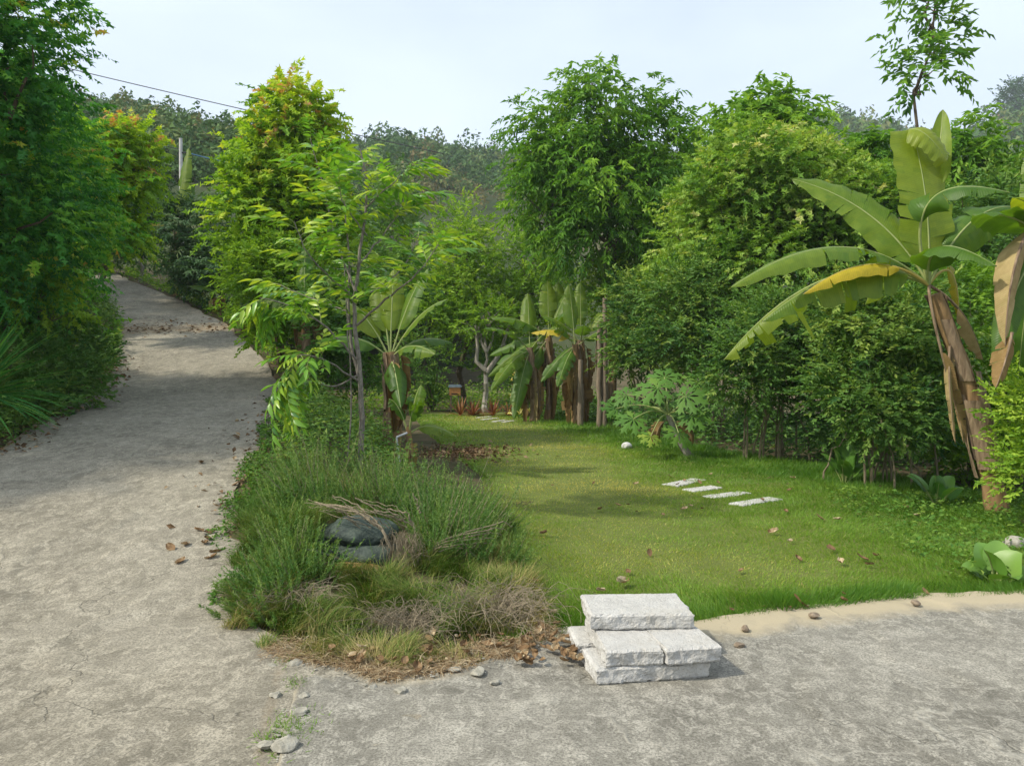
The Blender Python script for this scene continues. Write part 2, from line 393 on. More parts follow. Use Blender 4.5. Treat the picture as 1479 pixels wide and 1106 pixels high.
# concrete
def concrete(name, c_dark, c_mid, c_light, streak, sand, rotz, relief):
    m, nt, out = new_mat(name)
    big = noise(nt, .55, 4, .6); mid = noise(nt, 3.2, 6, .65, dist=.5)
    st = noise(nt, 12, 9, .8, mapping(nt, (1, streak, 1), (0, 0, rotz)), .7)
    fine = noise(nt, 85, 5, .75)
    grit = nt.nodes.new('ShaderNodeTexVoronoi'); grit.inputs['Scale'].default_value = 95
    tc = nt.nodes.new('ShaderNodeTexCoord'); nt.links.new(tc.outputs['Object'], grit.inputs['Vector'])
    base = ramp(nt, mth(nt, 'ADD', mth(nt, 'MULTIPLY', big, .55), mth(nt, 'MULTIPLY', mid, .45)), [(.4, c_dark), (.5, c_mid), (.6, c_light)])
    base = mix(nt, mth(nt, 'MULTIPLY', ramp(nt, st, [(.47, (0, 0, 0)), (.57, (1, 1, 1))]), .6), base, tuple(min(1, c * 1.5) for c in c_light))
    base = mix(nt, mth(nt, 'MULTIPLY', ramp(nt, fine, [(.42, (1, 1, 1)), (.54, (0, 0, 0))]), .65), base, tuple(c * .5 for c in c_dark))
    base = mix(nt, mth(nt, 'MULTIPLY', ramp(nt, grit.outputs['Distance'], [(.06, (1, 1, 1)), (.2, (0, 0, 0))]), .35), base, (.62, .6, .52))
    # thin hairline scars
    vz = nt.nodes.new('ShaderNodeTexVoronoi'); vz.feature = 'DISTANCE_TO_EDGE'; vz.inputs['Scale'].default_value = .75
    wv = nt.nodes.new('ShaderNodeVectorMath'); wv.operation = 'ADD'
    nz = nt.nodes.new('ShaderNodeTexNoise'); nz.inputs['Scale'].default_value = 2.2; nz.inputs['Detail'].default_value = 5
    nt.links.new(tc.outputs['Object'], nz.inputs['Vector'])
    nt.links.new(tc.outputs['Object'], wv.inputs[0]); nt.links.new(nz.outputs['Color'], wv.inputs[1]); nt.links.new(wv.outputs[0], vz.inputs['Vector'])
    crack = mth(nt, 'MULTIPLY', ramp(nt, vz.outputs['Distance'], [(.004, (1, 1, 1)), (.02, (0, 0, 0))]), ramp(nt, noise(nt, .9, 2), [(.5, (0, 0, 0)), (.58, (1, 1, 1))]))
    base = mix(nt, mth(nt, 'MULTIPLY', crack, .4), base, tuple(min(1, c * 1.4) for c in c_light))
    brush = noise(nt, 1, 6, .7, mapping(nt, (2.6, 26, 1), (0, 0, rotz * .3)), .9)
    base = mix(nt, mth(nt, 'MULTIPLY', ramp(nt, brush, [(.42, (1, 1, 1)), (.6, (0, 0, 0))]), .14), base, tuple(c * .62 for c in c_dark))
    vc = nt.nodes.new('ShaderNodeTexVoronoi'); vc.feature = 'DISTANCE_TO_EDGE'; vc.inputs['Scale'].default_value = .42
    nt.links.new(wv.outputs[0], vc.inputs['Vector'])
    dcrack = mth(nt, 'MULTIPLY', ramp(nt, vc.outputs['Distance'], [(.001, (1, 1, 1)), (.004, (0, 0, 0))]), ramp(nt, noise(nt, .7, 2), [(.5, (0, 0, 0)), (.55, (1, 1, 1))]))
    base = mix(nt, mth(nt, 'MULTIPLY', dcrack, .5), base, (.06, .055, .04))
    stain = ramp(nt, noise(nt, 1.4, 7, .72, None, .8), [(.5, (0, 0, 0)), (.68, (1, 1, 1))])
    base = mix(nt, mth(nt, 'MULTIPLY', stain, .32), base, tuple(c * .62 for c in c_dark))
    h = mth(nt, 'ADD', mth(nt, 'ADD', mth(nt, 'ADD', mth(nt, 'MULTIPLY', st, relief), mth(nt, 'MULTIPLY', brush, .5)), mth(nt, 'MULTIPLY', fine, .6)), mth(nt, 'MULTIPLY', mth(nt, 'SUBTRACT', crack, dcrack), .8))
    e = attr(nt, 'edge').outputs['Fac']
    k = ramp(nt, mth(nt, 'ADD', e, mth(nt, 'MULTIPLY', mth(nt, 'SUBTRACT', mid, .5), .9)), [(.36, (0, 0, 0)), (.74, (1, 1, 1))])
    base = mix(nt, k, base, mix(nt, fine, sand, tuple(c * .8 for c in sand)))
    principled(nt, out, base, .9, .2, bump(nt, h, .6, .01)); return m
M['road'] = concrete('old_road_concrete', (.178, .162, .123), (.262, .239, .183), (.335, .307, .24), .7, (.25, .19, .115), 1.15, .25)
M['fore'] = concrete('rough_apron_concrete', (.165, .156, .127), (.25, .237, .195), (.34, .323, .27), .75, (.43, .37, .25), .5, .5)

g = Geo()
ys = np.concatenate([np.arange(-6, 2, .4), np.arange(2, 7, .035), np.arange(7, 14, .08), np.arange(14, 37, .25)])
us = np.linspace(0, 1, 150)
Yg, U = np.meshgrid(ys, us, indexing='ij')
nl = road_l(Yg) + .22 * (fbm(Yg * 1.3, Yg * 0 + 3) - .5); nr = road_r(Yg) + .32 * smooth(6.8, 5.2, Yg) + .3 * (fbm(Yg * 1.6, Yg * 0 + 8) - .5)
Xg = nl + (nr - nl) * U
z = road_z(Yg) + .012 * (fbm(Xg * 1.7, Yg * 1.7, 3) - .5) + .008 * (fbm(Xg * 6 + Yg * 2, Yg * 7, 4) - .5)
st = fbm(Xg * 1.1 + 40, Yg * 1.1 + 3, 3)
z = z + .012 * smooth(.5, .512, st) + .009 * smooth(.58, .59, fbm(Xg * .9, Yg * .9 + 50, 3))   # worn trowel steps
z = z + .02
dirt = np.exp(-((Yg - 21.5 - .12 * (Xg + 10)) / 1.0) ** 2) * .62 + smooth(.97, 1.0, U) * .5 + smooth(.05, 0, U) * .6 + .7 * smooth(32, 34, Yg)
jx = -.98 - .2 * (np.maximum(Yg, 2) - 3.05)
dirt = np.maximum(dirt, .46 * np.exp(-((Xg - jx + .05) / .07) ** 2) * (Yg < 4.2)); dirt = np.maximum(dirt, .55 * smooth(.35, .05, nr - Xg) * (Yg < 6.5) * (Yg > 4.1))
sheet(Xg, Yg, z, g, .5, dirt)
tag(g.build('road', M['road'], smooth_shade=True), 'old grey concrete lane climbing the slope', kind='structure')

g = Geo()
xs = np.concatenate([np.arange(-.98, 4.6, .03), np.arange(4.6, 14, .3)]); ts = 1 - np.linspace(0, 1, 150) ** 1.6
Xf, T = np.meshgrid(xs, ts)
fy = front(Xf) + .1 * (fbm(Xf * 3, Xf * 0 + 1, 3) - .5) + .05 * (fbm(Xf * 11, Xf * 0 + 5, 2) - .5)
Yf = -6 + (fy + 6) * T
sh = (-.2 * (np.maximum(Yf, 2) - 3.05)) * np.exp(-(Xf + .98) / .5) + .09 * (fbm(Yf * 3.5, Yf * 0 + 20, 3) - .5) * np.exp(-(Xf + .98) / .12)
Xf2 = Xf + sh
zf = .035 + .014 * (fbm(Xf2 * 1.4 + 5, Yf * 1.4, 3) - .5) + .009 * (fbm(Xf2 * 7, Yf * 7 + 30, 4) - .5)
zf = zf + .01 * smooth(.5, .512, fbm(Xf2 * 1.2 + 9, Yf * 1.2 + 70, 3))
zf = np.where(Xf < -.965, zf - .05, zf); zf = np.where(T > .999, zf - .06, zf)
e = smooth(.75, .02, (fy - Yf) * np.where(Xf < .3, 2.2, 1.0)) * np.clip(.45 + .5 * smooth(.2, 1.5, Xf), 0, 1)
e = np.maximum(e, .62 * np.exp(-((Xf + .98) / .06) ** 2))
sheet(Xf2, Yf, zf, g, .5, e)
tag(g.build('forecourt', M['fore'], smooth_shade=True), 'rough grey concrete apron with a sandy edge', kind='structure')

# lawn sheet and its blades
m, nt, out = new_mat('turf')
n1 = noise(nt, .9, 4); n2 = noise(nt, 45, 5, .7)
col = mix(nt, n2, ramp(nt, n1, [(.4, (.09, .14, .022)), (.6, (.14, .175, .04))]), (.17, .185, .06))
principled(nt, out, col, .95, .1, bump(nt, n2, 1, .02)); M['turf'] = m
def lawn_z(x, y):
    hump = fbm(x * 3.4, y * 3.4, 3); edge = smooth(.45, .0, y - front(x)) * (x > .0)
    right = smooth(2.6, .3, lawn_r(y) - x)
    return H(x, y) + .012 + .05 * (fbm(x * .8, y * .8, 3) - .4) + .07 * (hump - .45) * (.2 + .8 * np.maximum(edge, right))
def worn(x, y):
    cx = np.interp(y, [4, 6, 9, 14, 25], [2.2, 1.5, 1.0, .6, -.6])
    return np.exp(-((x - cx) / np.interp(y, [4, 8, 14, 25], [1.5, 1.25, 1.5, 1.6])) ** 2) * smooth(5.0, 6.0, y)
g = Geo()
ys = np.concatenate([np.linspace(0, 1, 60) ** 1.0 * 8 + 0, np.linspace(8.1, 25, 90)]); us = np.linspace(0, 1, 110)
A, U = np.meshgrid(ys, us, indexing='ij')
yy0 = A + 4.0
Xl = lawn_l(yy0) + (lawn_r(yy0) - lawn_l(yy0)) * U
Yl = np.maximum(yy0, front(Xl) - .01)
sheet(Xl, Yl, lawn_z(Xl, Yl), g)
tag(g.build('lawn', M['turf'], smooth_shade=True), 'lawn turf', kind='structure')

g = Geo()
def blade_field(n, ymin, ymax, hgt, wid, power):
    r = rng.random(n * 3)
    y = (ymin ** (-power) + r * (ymax ** (-power) - ymin ** (-power))) ** (-1 / power)
    x = lawn_l(y) - .12 + (lawn_r(y) + .4 - lawn_l(y)) * rng.random(n * 3)
    hump = fbm(x * 3.4, y * 3.4, 3); w = worn(x, y)
    keep = (y > front(x) - .05 - .05 * rng.random(n * 3)) & (rng.random(n * 3) < np.clip(1.05 - .55 * w, 0, 1)) & (rng.random(n * 3) < np.interp(y, [4, 8], [1.0, .62]) + .4 * (x / (y * .42) > .3))
    soil = (np.exp(-(((x + 1.0) / .7) ** 2 + ((y - 14.4) / 1.1) ** 2)) > .45)
    keep &= ~soil
    x, y, hump, w = (a[keep][:n] for a in (x, y, hump, w))
    n = len(x)
    edge = smooth(.5, .0, y - front(x)) * (x > .2); right = smooth(2.4, .2, lawn_r(y) - x)
    lush = np.clip(np.maximum(edge, right) * (.5 + hump), 0, 1)
    L = hgt * (.45 + .9 * rng.random(n)) * (1 + 1.1 * lush - .4 * w) * (.6 + .8 * hump) * np.interp(y, [4, 10, 25], [1, 1.15, 2.0])
    W = wid * np.interp(y, [4, 8, 16, 27], [1, 1.5, 3.2, 6.5]) * (.7 + .6 * rng.random(n))
    P = np.stack([x, y, lawn_z(x, y) - .004], -1)
    a = rng.random(n) * 2 * PI + 0
    comb = fbm(x * 1.5 + 60, y * 1.5, 2) * 9
    D = np.stack([np.cos(a) * .55 + .5 * np.cos(comb), np.sin(a) * .55 + .5 * np.sin(comb), np.full(n, .8)], -1)
    N = np.cross(D, rng.normal(size=(n, 3)))
    pat = fbm(x * .7 + 3, y * .7 + 8, 3)
    t = .29 + .46 * w * (.55 + .9 * pat) + .55 * (pat - .5) - .28 * lush + rng.normal(size=n) * .12 + .3 * (rng.random(n) < .03 + .06 * w)
    g.leaves(P, D, N, L, W, 'blade', np.clip(t, 0, 1))
blade_field(290000, 4.1, 27, .038, .0042, 1.35)
tag(g.build('lawn_grass', M['grass']), 'short green lawn grass, yellow and worn along the middle', kind='stuff')

# ------------------------------------------------------------------ trees
def crown_points(lobes, S, cr, up=.25, out=.75, inner=.22, rough=.28):
    A = []; AX = []; CI = []; CC = []
    area = np.array([((l[3] * l[5] + l[3] * l[4] + l[4] * l[5]) / 3) for l in lobes]); area /= area.sum()
    for li, (cx, cy, cz, rx, ry, rz) in enumerate(lobes):
        R = np.array([rx, ry, rz]); c = np.array([cx, cy, cz])
        nS = max(6, int(S * area[li]))
        nc = max(5, int(4.4 * (rx * rz + rx * ry + ry * rz) / 3 * 1.6 / (cr * cr)))
        d = nrm(rng.normal(size=(nc * 2, 3))); d = d[(d[:, 2] > -.45) | (rng.random(nc * 2) < .45)][:nc]; nc = len(d)
        f = 1 - rough * rng.random(nc) ** 1.5; f = np.where(rng.random(nc) < inner, .35 + .4 * rng.random(nc), f)
        f = f * (1 + .12 * rng.normal(size=nc))
        cl = c + d * R * np.maximum(f, .2)[:, None]
        w = rng.random(nc) ** 1.6 + .18; idx = rng.choice(nc, nS, p=w / w.sum())
        a = cl[idx] + rng.normal(size=(nS, 3)) * cr * np.array([.48, .48, .42])
        ax = nrm((a - c) / R) * out + nrm(a - cl[idx]) * .35 + UP * up + rng.normal(size=(nS, 3)) * .35
        A.append(a); AX.append(nrm(ax)); CI.append(idx + sum(len(q_) for q_ in CC)); CC.append(cl)
    return np.concatenate(A), np.concatenate(AX), np.concatenate(CI), np.concatenate(CC)

def sprays(g, A, AX, k, slen, L, W, tpl, tint, droop=.3, spread=.9, flat=.8, mat=0, jit=.3):
    S = len(A)
    slen = slen * (.6 + .7 * rng.random(S))
    t = (np.arange(k) + .6) / k
    side = nrm(np.cross(AX, UP) + 1e-4); sg = np.where(np.arange(k) % 2 == 0, 1., -1.)
    P = A[:, None, :] + AX[:, None, :] * (slen[:, None] * t[None])[..., None] - UP * (droop * slen[:, None] * t[None] ** 2)[..., None]
    ld = np.where(t > .92, 0, 1.0)
    D = AX[:, None, :] * (.55 + .5 * t)[None, :, None] + side[:, None, :] * (sg * spread * ld)[None, :, None] - UP * droop * .9 + rng.normal(size=(S, k, 3)) * jit
    N = UP * .5 + AX[:, None, :] * .6 + rng.normal(size=(S, k, 3)) * (jit + .08)
    LL = L * (.65 + .6 * rng.random((S, k))); 
    tt = np.asarray(tint)[:, None] + rng.normal(size=(S, k)) * .07
    g.leaves(P.reshape(-1, 3), D.reshape(-1, 3), N.reshape(-1, 3), LL.ravel(), LL.ravel() * W / L, tpl, np.clip(tt.ravel(), 0, 1), mat)

def pxlobe(px, py, rx, ry, d, depth=.9):
    c = at(px, py, d); return (c[0], c[1], c[2], rx / FPX * d, max(rx, ry) * depth / FPX * d, ry / FPX * d)

def limb(g, p0, p1, r0, r1, n=6, wob=.08, sides=5, sag=0):
    t = np.linspace(0, 1, n)[:, None]; L = np.linalg.norm(np.asarray(p1) - p0)
    w = rng.normal(size=(n, 3)) * wob * L * np.sin(t * PI) * .5
    g.tube(np.asarray(p0) * (1 - t) + np.asarray(p1) * t + w - UP * sag * np.sin(t * PI) * L, np.linspace(r0, r1, n), sides)

SPEC = {  # leaf template, length, width, leaves per spray, spray length, droop, spread
    'maple': ('maple', .088, .088, 10, .34, .3, .9), 'mapleF': ('maple', .125, .125, 10, .4, .3, .9),
    'tier': ('lance', .24, .105, 9, .5, .3, .9), 'pinn': ('lance', .17, .06, 11, .45, .75, .8), 'ovate': ('ovate', .075, .036, 9, .22, .15, .8),
    'narrow': ('lance', .16, .036, 9, .25, .45, .9), 'big': ('lance', .24, .1, 9, .5, .6, .9), 'small': ('ovate', .05, .028, 9, .2, .2, .8)}
def make_tree(name, label, cat, base, lobes, S, cr, spec, leaf, bark='bark_brown', tr=.09, stems=1, tip=0.0, tip_z=.75, group=None, tint0=.42,
              tamp=.2, scale=1.0, twigs=30, up=.25, tdrop=.15, rough=.36, inner=.22, sun_tint=.12):
    base = np.asarray(base, float)
    root = thing(name, label, cat, base, group)
    tpl, L, W, k, sl, dr, sp = SPEC[spec]
    if base[1] > 10 and tpl in ('ovate', 'lance'): tpl += '_far'
    L *= scale; W *= scale; sl *= scale
    A, AX, CI, CC = crown_points(lobes, S, cr, up, rough=rough, inner=inner)
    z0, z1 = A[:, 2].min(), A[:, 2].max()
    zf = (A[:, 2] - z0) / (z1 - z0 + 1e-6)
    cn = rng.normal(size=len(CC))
    tint = tint0 + tamp * .6 * cn[CI] + tamp * .5 * rng.normal(size=len(A)) + sun_tint * (zf - .5)  # tint lightens up the crown: sunlit tops put into the leaf colour
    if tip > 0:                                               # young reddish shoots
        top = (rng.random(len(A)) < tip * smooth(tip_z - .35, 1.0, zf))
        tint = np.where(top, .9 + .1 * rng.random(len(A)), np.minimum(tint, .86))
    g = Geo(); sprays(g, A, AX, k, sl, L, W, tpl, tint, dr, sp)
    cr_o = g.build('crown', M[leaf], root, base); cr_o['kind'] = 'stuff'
    g = Geo()
    for s in range(stems):
        b = base + (np.array([rng.normal(), rng.normal(), 0]) * (.12 if stems < 10 else .3) if stems > 1 else 0)
        l0 = lobes[s % len(lobes)]; c0 = np.array(l0[:3]); 
        top = c0 + np.array([0, 0, l0[5] * .5]) if stems == 1 else CC[rng.integers(len(CC))]
        n = 10; t = np.linspace(0, 1, n)[:, None]
        line = (b - UP * .1) * (1 - t) + top * t + rng.normal(size=(n, 3)) * .03 * np.linalg.norm(top - b) * np.sin(t * PI)
        if stems > 1: line[:, :2] = b[:2] + (line[:, :2] - b[:2]) * (t[:, 0:1] ** 1.5)
        g.tube(line, np.linspace(tr, tr * .25, n), 7 if tr > .05 else 5)
        if stems == 1:
            for l in lobes:
                c = np.array(l[:3]); i = int(np.clip(np.argmin(np.abs(line[:, 2] - (c[2] - l[5] * .8))), 1, n - 2))
                limb(g, line[i], c, tr * .5, tr * .2)
    for i in rng.choice(len(CC), min(twigs, len(CC)), replace=False):
        l = min(lobes, key=lambda l: np.sum(((CC[i] - np.array(l[:3])) / np.array(l[3:])) ** 2)); c = np.array(l[:3])
        limb(g, c + (base[2] - c[2]) * tdrop * UP, CC[i], tr * .22, tr * .06, 5, .1, 4)
    g.build('trunk', M[bark], root, base)
    return root
# ------------------------------------------------------------------ hills
def make_hill(name, label, d0, dr, ridge, z0, mat, drop, width=1.35):
    px = np.array([r[0] for r in ridge], float); py = np.array([r[1] for r in ridge], float)
    cols = np.linspace(px[0], px[-1], 260); s = np.linspace(0, width, 60)
    pr = np.interp(cols, px, py)
    def surf(c, s):
        a = (c - CX) / FPX; p = np.interp(c, px, py)
        zr = CAM_H + (535 - p) / FPX * dr - drop
        Y = d0 + (dr - d0) * s
        f = np.where(s <= 1, np.clip(s, 0, 1) ** .85, 1 - (s - 1) * 1.2)
        z = z0 + (zr - z0) * f + 5 * (fbm(c * .012 + dr, s * 5, 3) - .5) * np.clip(s * 3, 0, 1) * (dr / 150) * (1 - .8 * np.exp(-((s - 1) / .2) ** 2))
        return a * Y, Y, z
    Cc, Sg = np.meshgrid(cols, s)
    g = Geo(); sheet(*surf(Cc, Sg), g)
    tag(g.build(name, M[mat], smooth_shade=True), label, kind='structure')
    return surf
m, nt, out = new_mat('hill_soil')
n = noise(nt, .08, 5, .7)
principled(nt, out, ramp(nt, n, [(.35, (.025, .045, .015)), (.55, (.05, .065, .025)), (.75, (.13, .095, .06))]), .95, .1); M['hill'] = m

def wood(name, label, surf, n, pxr, sr, rad, quads, seedtint, brown=None):
    g = Geo()
    c = rng.uniform(pxr[0], pxr[1], n); s = sr[0] + (sr[1] - sr[0]) * rng.random(n) ** .7
    x, y, z = surf(c, s)
    R = rad * (.55 + .8 * rng.random(n) ** 1.5)
    kind = rng.random(n); hgt = np.where(kind < .15, 1.5, .85)
    tint = seedtint + .17 * rng.normal(size=n)
    if brown is not None:
        b = brown(c, s); R = R * (1 - .45 * b); tint = np.where(rng.random(n) < b * .5, .72 + .12 * rng.random(n), tint)
    d = nrm(rng.normal(size=(n, quads, 3)) + np.array([0, -.25, .35]))
    lump = 1 + .3 * np.sin(d[..., 0] * 5 + rng.random((n, 1)) * 6) * np.cos(d[..., 2] * 6 + rng.random((n, 1)) * 6)
    f = (.72 + .35 * rng.random((n, quads))) * lump
    P = np.stack([x, y, z], -1)[:, None, :] + d * (R[:, None] * f)[..., None] * np.array([1, 1, 1]) + np.stack([0 * R, 0 * R, R * (.55 * hgt)], -1)[:, None, :]
    P[..., 2] += (hgt[:, None] - 1) * d[..., 2] * R[:, None]
    D = rng.normal(size=(n, quads, 3)); N = d + rng.normal(size=(n, quads, 3)) * .28
    L = R[:, None] * (.18 + .22 * rng.random((n, quads))) * (120 / max(120, quads)) ** .5
    t = np.clip(tint[:, None] + .045 * rng.normal(size=(n, quads)), 0, 1)
    P = P - nrm(D) * (L * .5)[..., None]
    g.leaves(P.reshape(-1, 3), D.reshape(-1, 3), N.reshape(-1, 3), L.ravel(), (L * 1.0).ravel(), 'shard', t.ravel())
    tag(g.build(name, M['wood']), label, kind='stuff')

ridgeL = [(-900, 260), (-500, 190), (-200, 150), (0, 128), (110, 162), (200, 160), (262, 180), (350, 198), (430, 235), (520, 290), (620, 380), (700, 450)]
ridgeM = [(-300, 290), (0, 260), (300, 225), (430, 215), (490, 206), (560, 199), (650, 211), (740, 222), (850, 217), (1000, 222), (1120, 228), (1250, 280), (1400, 360), (1500, 430)]
ridgeR = [(800, 300), (950, 250), (1050, 215), (1120, 185), (1175, 173), (1235, 171), (1300, 184), (1370, 199), (1410, 182), (1479, 158), (1600, 130), (1800, 150), (2100, 220), (2500, 300)]
sL = make_hill('hill', 'steep wooded hillside', 42, 115, ridgeL, 5.5, 'hill', 1.3)
sM = make_hill('hill', 'long wooded ridge with a brown cleared slope', 70, 210, ridgeM, 0, 'hill', 3.2)
sR = make_hill('hill', 'distant wooded ridge', 95, 330, ridgeR, 0, 'hill', 4.5)
brown = lambda c, s: np.exp(-(((c - 690) / 95) ** 2)) * np.exp(-(((s - .42) / .17) ** 2)) * 1.1
wood('hillside_wood', 'dense dark green wood covering the steep hillside', sL, 1500, (60, 540), (.3, 1.06), 1.55, 130, .45)
wood('ridge_wood', 'dark green wood with brown dry patches along the long ridge', sM, 2700, (330, 1260), (.35, 1.05), 2.5, 75, .46, brown)
wood('distant_wood', 'dark green wood on the far ridge', sR, 1100, (1030, 1700), (.4, 1.04), 3.8, 66, .42)

# haze
g = Geo(); g.box((0, 190, 62), (1150, 800, 190))
m, nt, out = new_mat('haze')
pv = nt.nodes.new('ShaderNodeVolumePrincipled')
pv.inputs['Color'].default_value = (.86, .92, 1, 1); pv.inputs['Density'].default_value = .00045; pv.inputs['Anisotropy'].default_value = .2
nt.links.new(pv.outputs[0], out.inputs['Volume'])
hz = tag(g.build('haze', m, None), 'thin bluish haze', kind='stuff')

# ------------------------------------------------------------------ the trees round the garden
L_ = pxlobe
# left of the lane
make_tree('maple_tree', 'tall dark green maple whose upper crown rises out of the top left corner', 'tree', on(-8.6, 11.3),
    [L_(-30, 20, 95, 150, 10.3), L_(-80, 190, 140, 150, 10.3), L_(-10, 330, 110, 120, 11), L_(-110, 360, 130, 130, 10.5), L_(15, 100, 55, 55, 10)], 3300, .42, 'maple', 'maple_dark', tr=.15, tint0=.42, tamp=.3, tip=.02)
make_tree('maple_tree', 'broad dark maple hanging over the shaded lane, yellow and orange in its upper leaves', 'tree', on(-10.2, 14.6),
    [L_(85, 260, 72, 85, 13.5), L_(75, 350, 50, 85, 13.5), L_(25, 250, 95, 110, 13.5), L_(60, 455, 42, 60, 13.2), L_(25, 400, 80, 80, 13)], 3000, .48, 'maple', 'maple_dark', tr=.16, tint0=.46, tamp=.28, tip=.1, tip_z=.9)
make_tree('maple_tree', 'yellowish maple with orange shoots behind the dark maple over the lane', 'tree', on(-12.4, 19.5),
    [L_(155, 235, 50, 55, 19), L_(195, 245, 32, 36, 19), L_(150, 310, 40, 55, 19), L_(195, 210, 22, 26, 19)], 1300, .45, 'mapleF', 'maple_lime', tr=.13, tint0=.42, tamp=.25, tip=.18, tip_z=.7)
make_tree('fruit_tree', 'dark green fruit tree at the far bend of the lane', 'tree', on(-16.2, 30),
    [L_(185, 275, 40, 40, 29), L_(170, 320, 32, 40, 29)], 700, .5, 'narrow', 'mango', tr=.12, scale=1.9, tint0=.4)
make_tree('bare_tree', 'small pale stemmed tree with few leaves at the lane bend', 'tree', on(-14.75, 30.2),
    [L_(205, 350, 22, 15, 30), L_(215, 330, 18, 14, 30)], 60, .4, 'big', 'lime_bush', bark='bark_pale', tr=.09, tint0=.3)
make_tree('shrub', 'low leafy shrub in the shade at the edge of the lane', 'shrub', on(-8.3, 13.0),
    [L_(70, 560, 70, 55, 12.2), L_(112, 535, 34, 45, 13.6), L_(20, 590, 60, 45, 11.4), L_(100, 500, 38, 42, 14)], 1500, .3, 'ovate', 'shrub', bark='stem', tr=.02, stems=6, tint0=.42, scale=1.2)
make_tree('shrub', 'brownish low shrub under the strap leaved plant by the lane', 'shrub', on(-7.4, 10.4),
    [L_(-10, 590, 45, 50, 10.2), L_(-50, 570, 60, 60, 10.2)], 500, .28, 'ovate', 'shrub', bark='stem', tr=.018, stems=5, tint0=.68)
make_tree('maple_sapling', 'bright young maple behind the strap leaved plant', 'tree', on(-8.6, 12.1),
    [L_(55, 410, 42, 26, 11.8), L_(75, 445, 30, 28, 11.8), L_(15, 400, 40, 20, 11.8)], 170, .25, 'maple', 'lime_bush', tr=.025, tint0=.6)
make_tree('maple_tree', 'dark maple behind the strap leaved plant at the picture edge', 'tree', on(-13.5, 14),
    [L_(-180, 250, 130, 170, 13.2), L_(-150, 420, 120, 100, 13), L_(-60, 470, 80, 70, 13.2)], 1500, .5, 'mapleF', 'maple_dark', tr=.14, tint0=.38)
make_tree('shade_tree', 'large dark green tree beyond the frame shading the lane', 'tree', on(-11.5, 7.0),
    [(-10.2, 7.2, 5.0, 2.0, 1.9, 1.6), (-9.9, 9.0, 6.4, 2.2, 2.0, 2.0), (-11.0, 8.0, 7.6, 2.2, 2.2, 1.8), (-10.8, 10.8, 8.0, 2.2, 2.2, 1.9)], 3000, .55, 'mapleF', 'maple_dark', tr=.2, tint0=.4, scale=1.3)
make_tree('shade_tree', 'dense dark tree behind the dark maples shading the upper lane', 'tree', on(-17.5, 21),
    [(-16.4, 21, 8.0, 2.6, 2.4, 2.4), (-17.5, 24.5, 9.5, 2.8, 2.6, 2.6), (-19.5, 26.5, 10.5, 2.8, 2.6, 2.8)], 1800, .6, 'mapleF', 'maple_dark', tr=.2, tint0=.4, scale=1.7)
make_tree('bush', 'dark bush closing the far bend of the lane', 'bush', on(-18.5, 33.5),
    [L_(170, 365, 28, 25, 32.5), L_(140, 350, 28, 40, 32.5), L_(205, 372, 28, 14, 33.5)], 500, .45, 'ovate', 'shrub', tr=.05, stems=4, tint0=.3, scale=2.4)
# between lane and lawn
make_tree('maple_tree', 'slender yellow green maple with reddish tips between the lane and the lawn', 'tree', on(-5.2, 17.3),
    [L_(418, 158, 40, 32, 17), L_(445, 170, 30, 26, 17), L_(408, 205, 60, 40, 17), L_(415, 265, 70, 60, 17), L_(395, 330, 72, 65, 17), L_(445, 330, 56, 65, 17), L_(370, 275, 45, 40, 17), L_(412, 135, 16, 12, 17)], 3000, .36, 'mapleF', 'maple_lime', tr=.1, tint0=.5, tamp=.26, tip=.2, tip_z=.9, sun_tint=.25)
make_tree('narrow_leaf_tree', 'dark narrow leaved tree on the right side of the lane', 'tree', on(-10.3, 26.4),
    [L_(290, 335, 45, 55, 25.7), L_(312, 395, 42, 38, 25.3), L_(272, 388, 24, 30, 25.9)], 1500, .4, 'narrow', 'mango', tr=.1, tint0=.5, scale=1.45, tamp=.25)
make_tree('bush', 'leafy green bush along the right edge of the lane', 'bush', on(-4.5, 16.6),
    [L_(395, 395, 55, 45, 16), L_(362, 400, 36, 42, 16.4), L_(430, 420, 60, 50, 16), L_(410, 460, 50, 45, 16.2)], 1500, .34, 'ovate', 'lime_bush', tr=.04, stems=4, tint0=.35, scale=1.5)
make_tree('bush', 'shaded green bush below the lane behind the sapling', 'bush', on(-4.1, 15.6),
    [L_(460, 490, 55, 60, 14.6), L_(520, 480, 60, 70, 15.5), L_(560, 420, 50, 60, 16)], 1100, .36, 'ovate', 'shrub', tr=.04, stems=4, tint0=.42, scale=1.6)
# beyond the lawn
make_tree('garden_tree', 'rounded yellow green tree behind the orange box', 'tree', on(-2.0, 31),
    [L_(675, 365, 55, 60, 30.5), L_(690, 440, 65, 60, 30.5), L_(640, 420, 45, 65, 30.5), L_(665, 330, 26, 25, 30.5)], 1600, .55, 'ovate', 'lime_bush', tr=.14, tint0=.46, scale=2.3)
make_tree('garden_tree', 'bright green tree left of the big feathery tree behind the banana row', 'tree', on(.6, 32),
    [L_(765, 380, 45, 55, 31), L_(755, 450, 55, 60, 31), L_(735, 500, 50, 45, 31), L_(790, 430, 40, 60, 31)], 1400, .55, 'ovate', 'lime_bush', tr=.14, tint0=.42, scale=2.3)
make_tree('garden_tree', 'dark garden tree far behind the sapling', 'tree', on(-4.6, 34),
    [L_(590, 360, 60, 60, 34), L_(560, 300, 40, 50, 34), L_(600, 450, 60, 60, 33), L_(530, 400, 50, 70, 34)], 1300, .6, 'ovate', 'shrub', tr=.14, tint0=.5, scale=2.5)
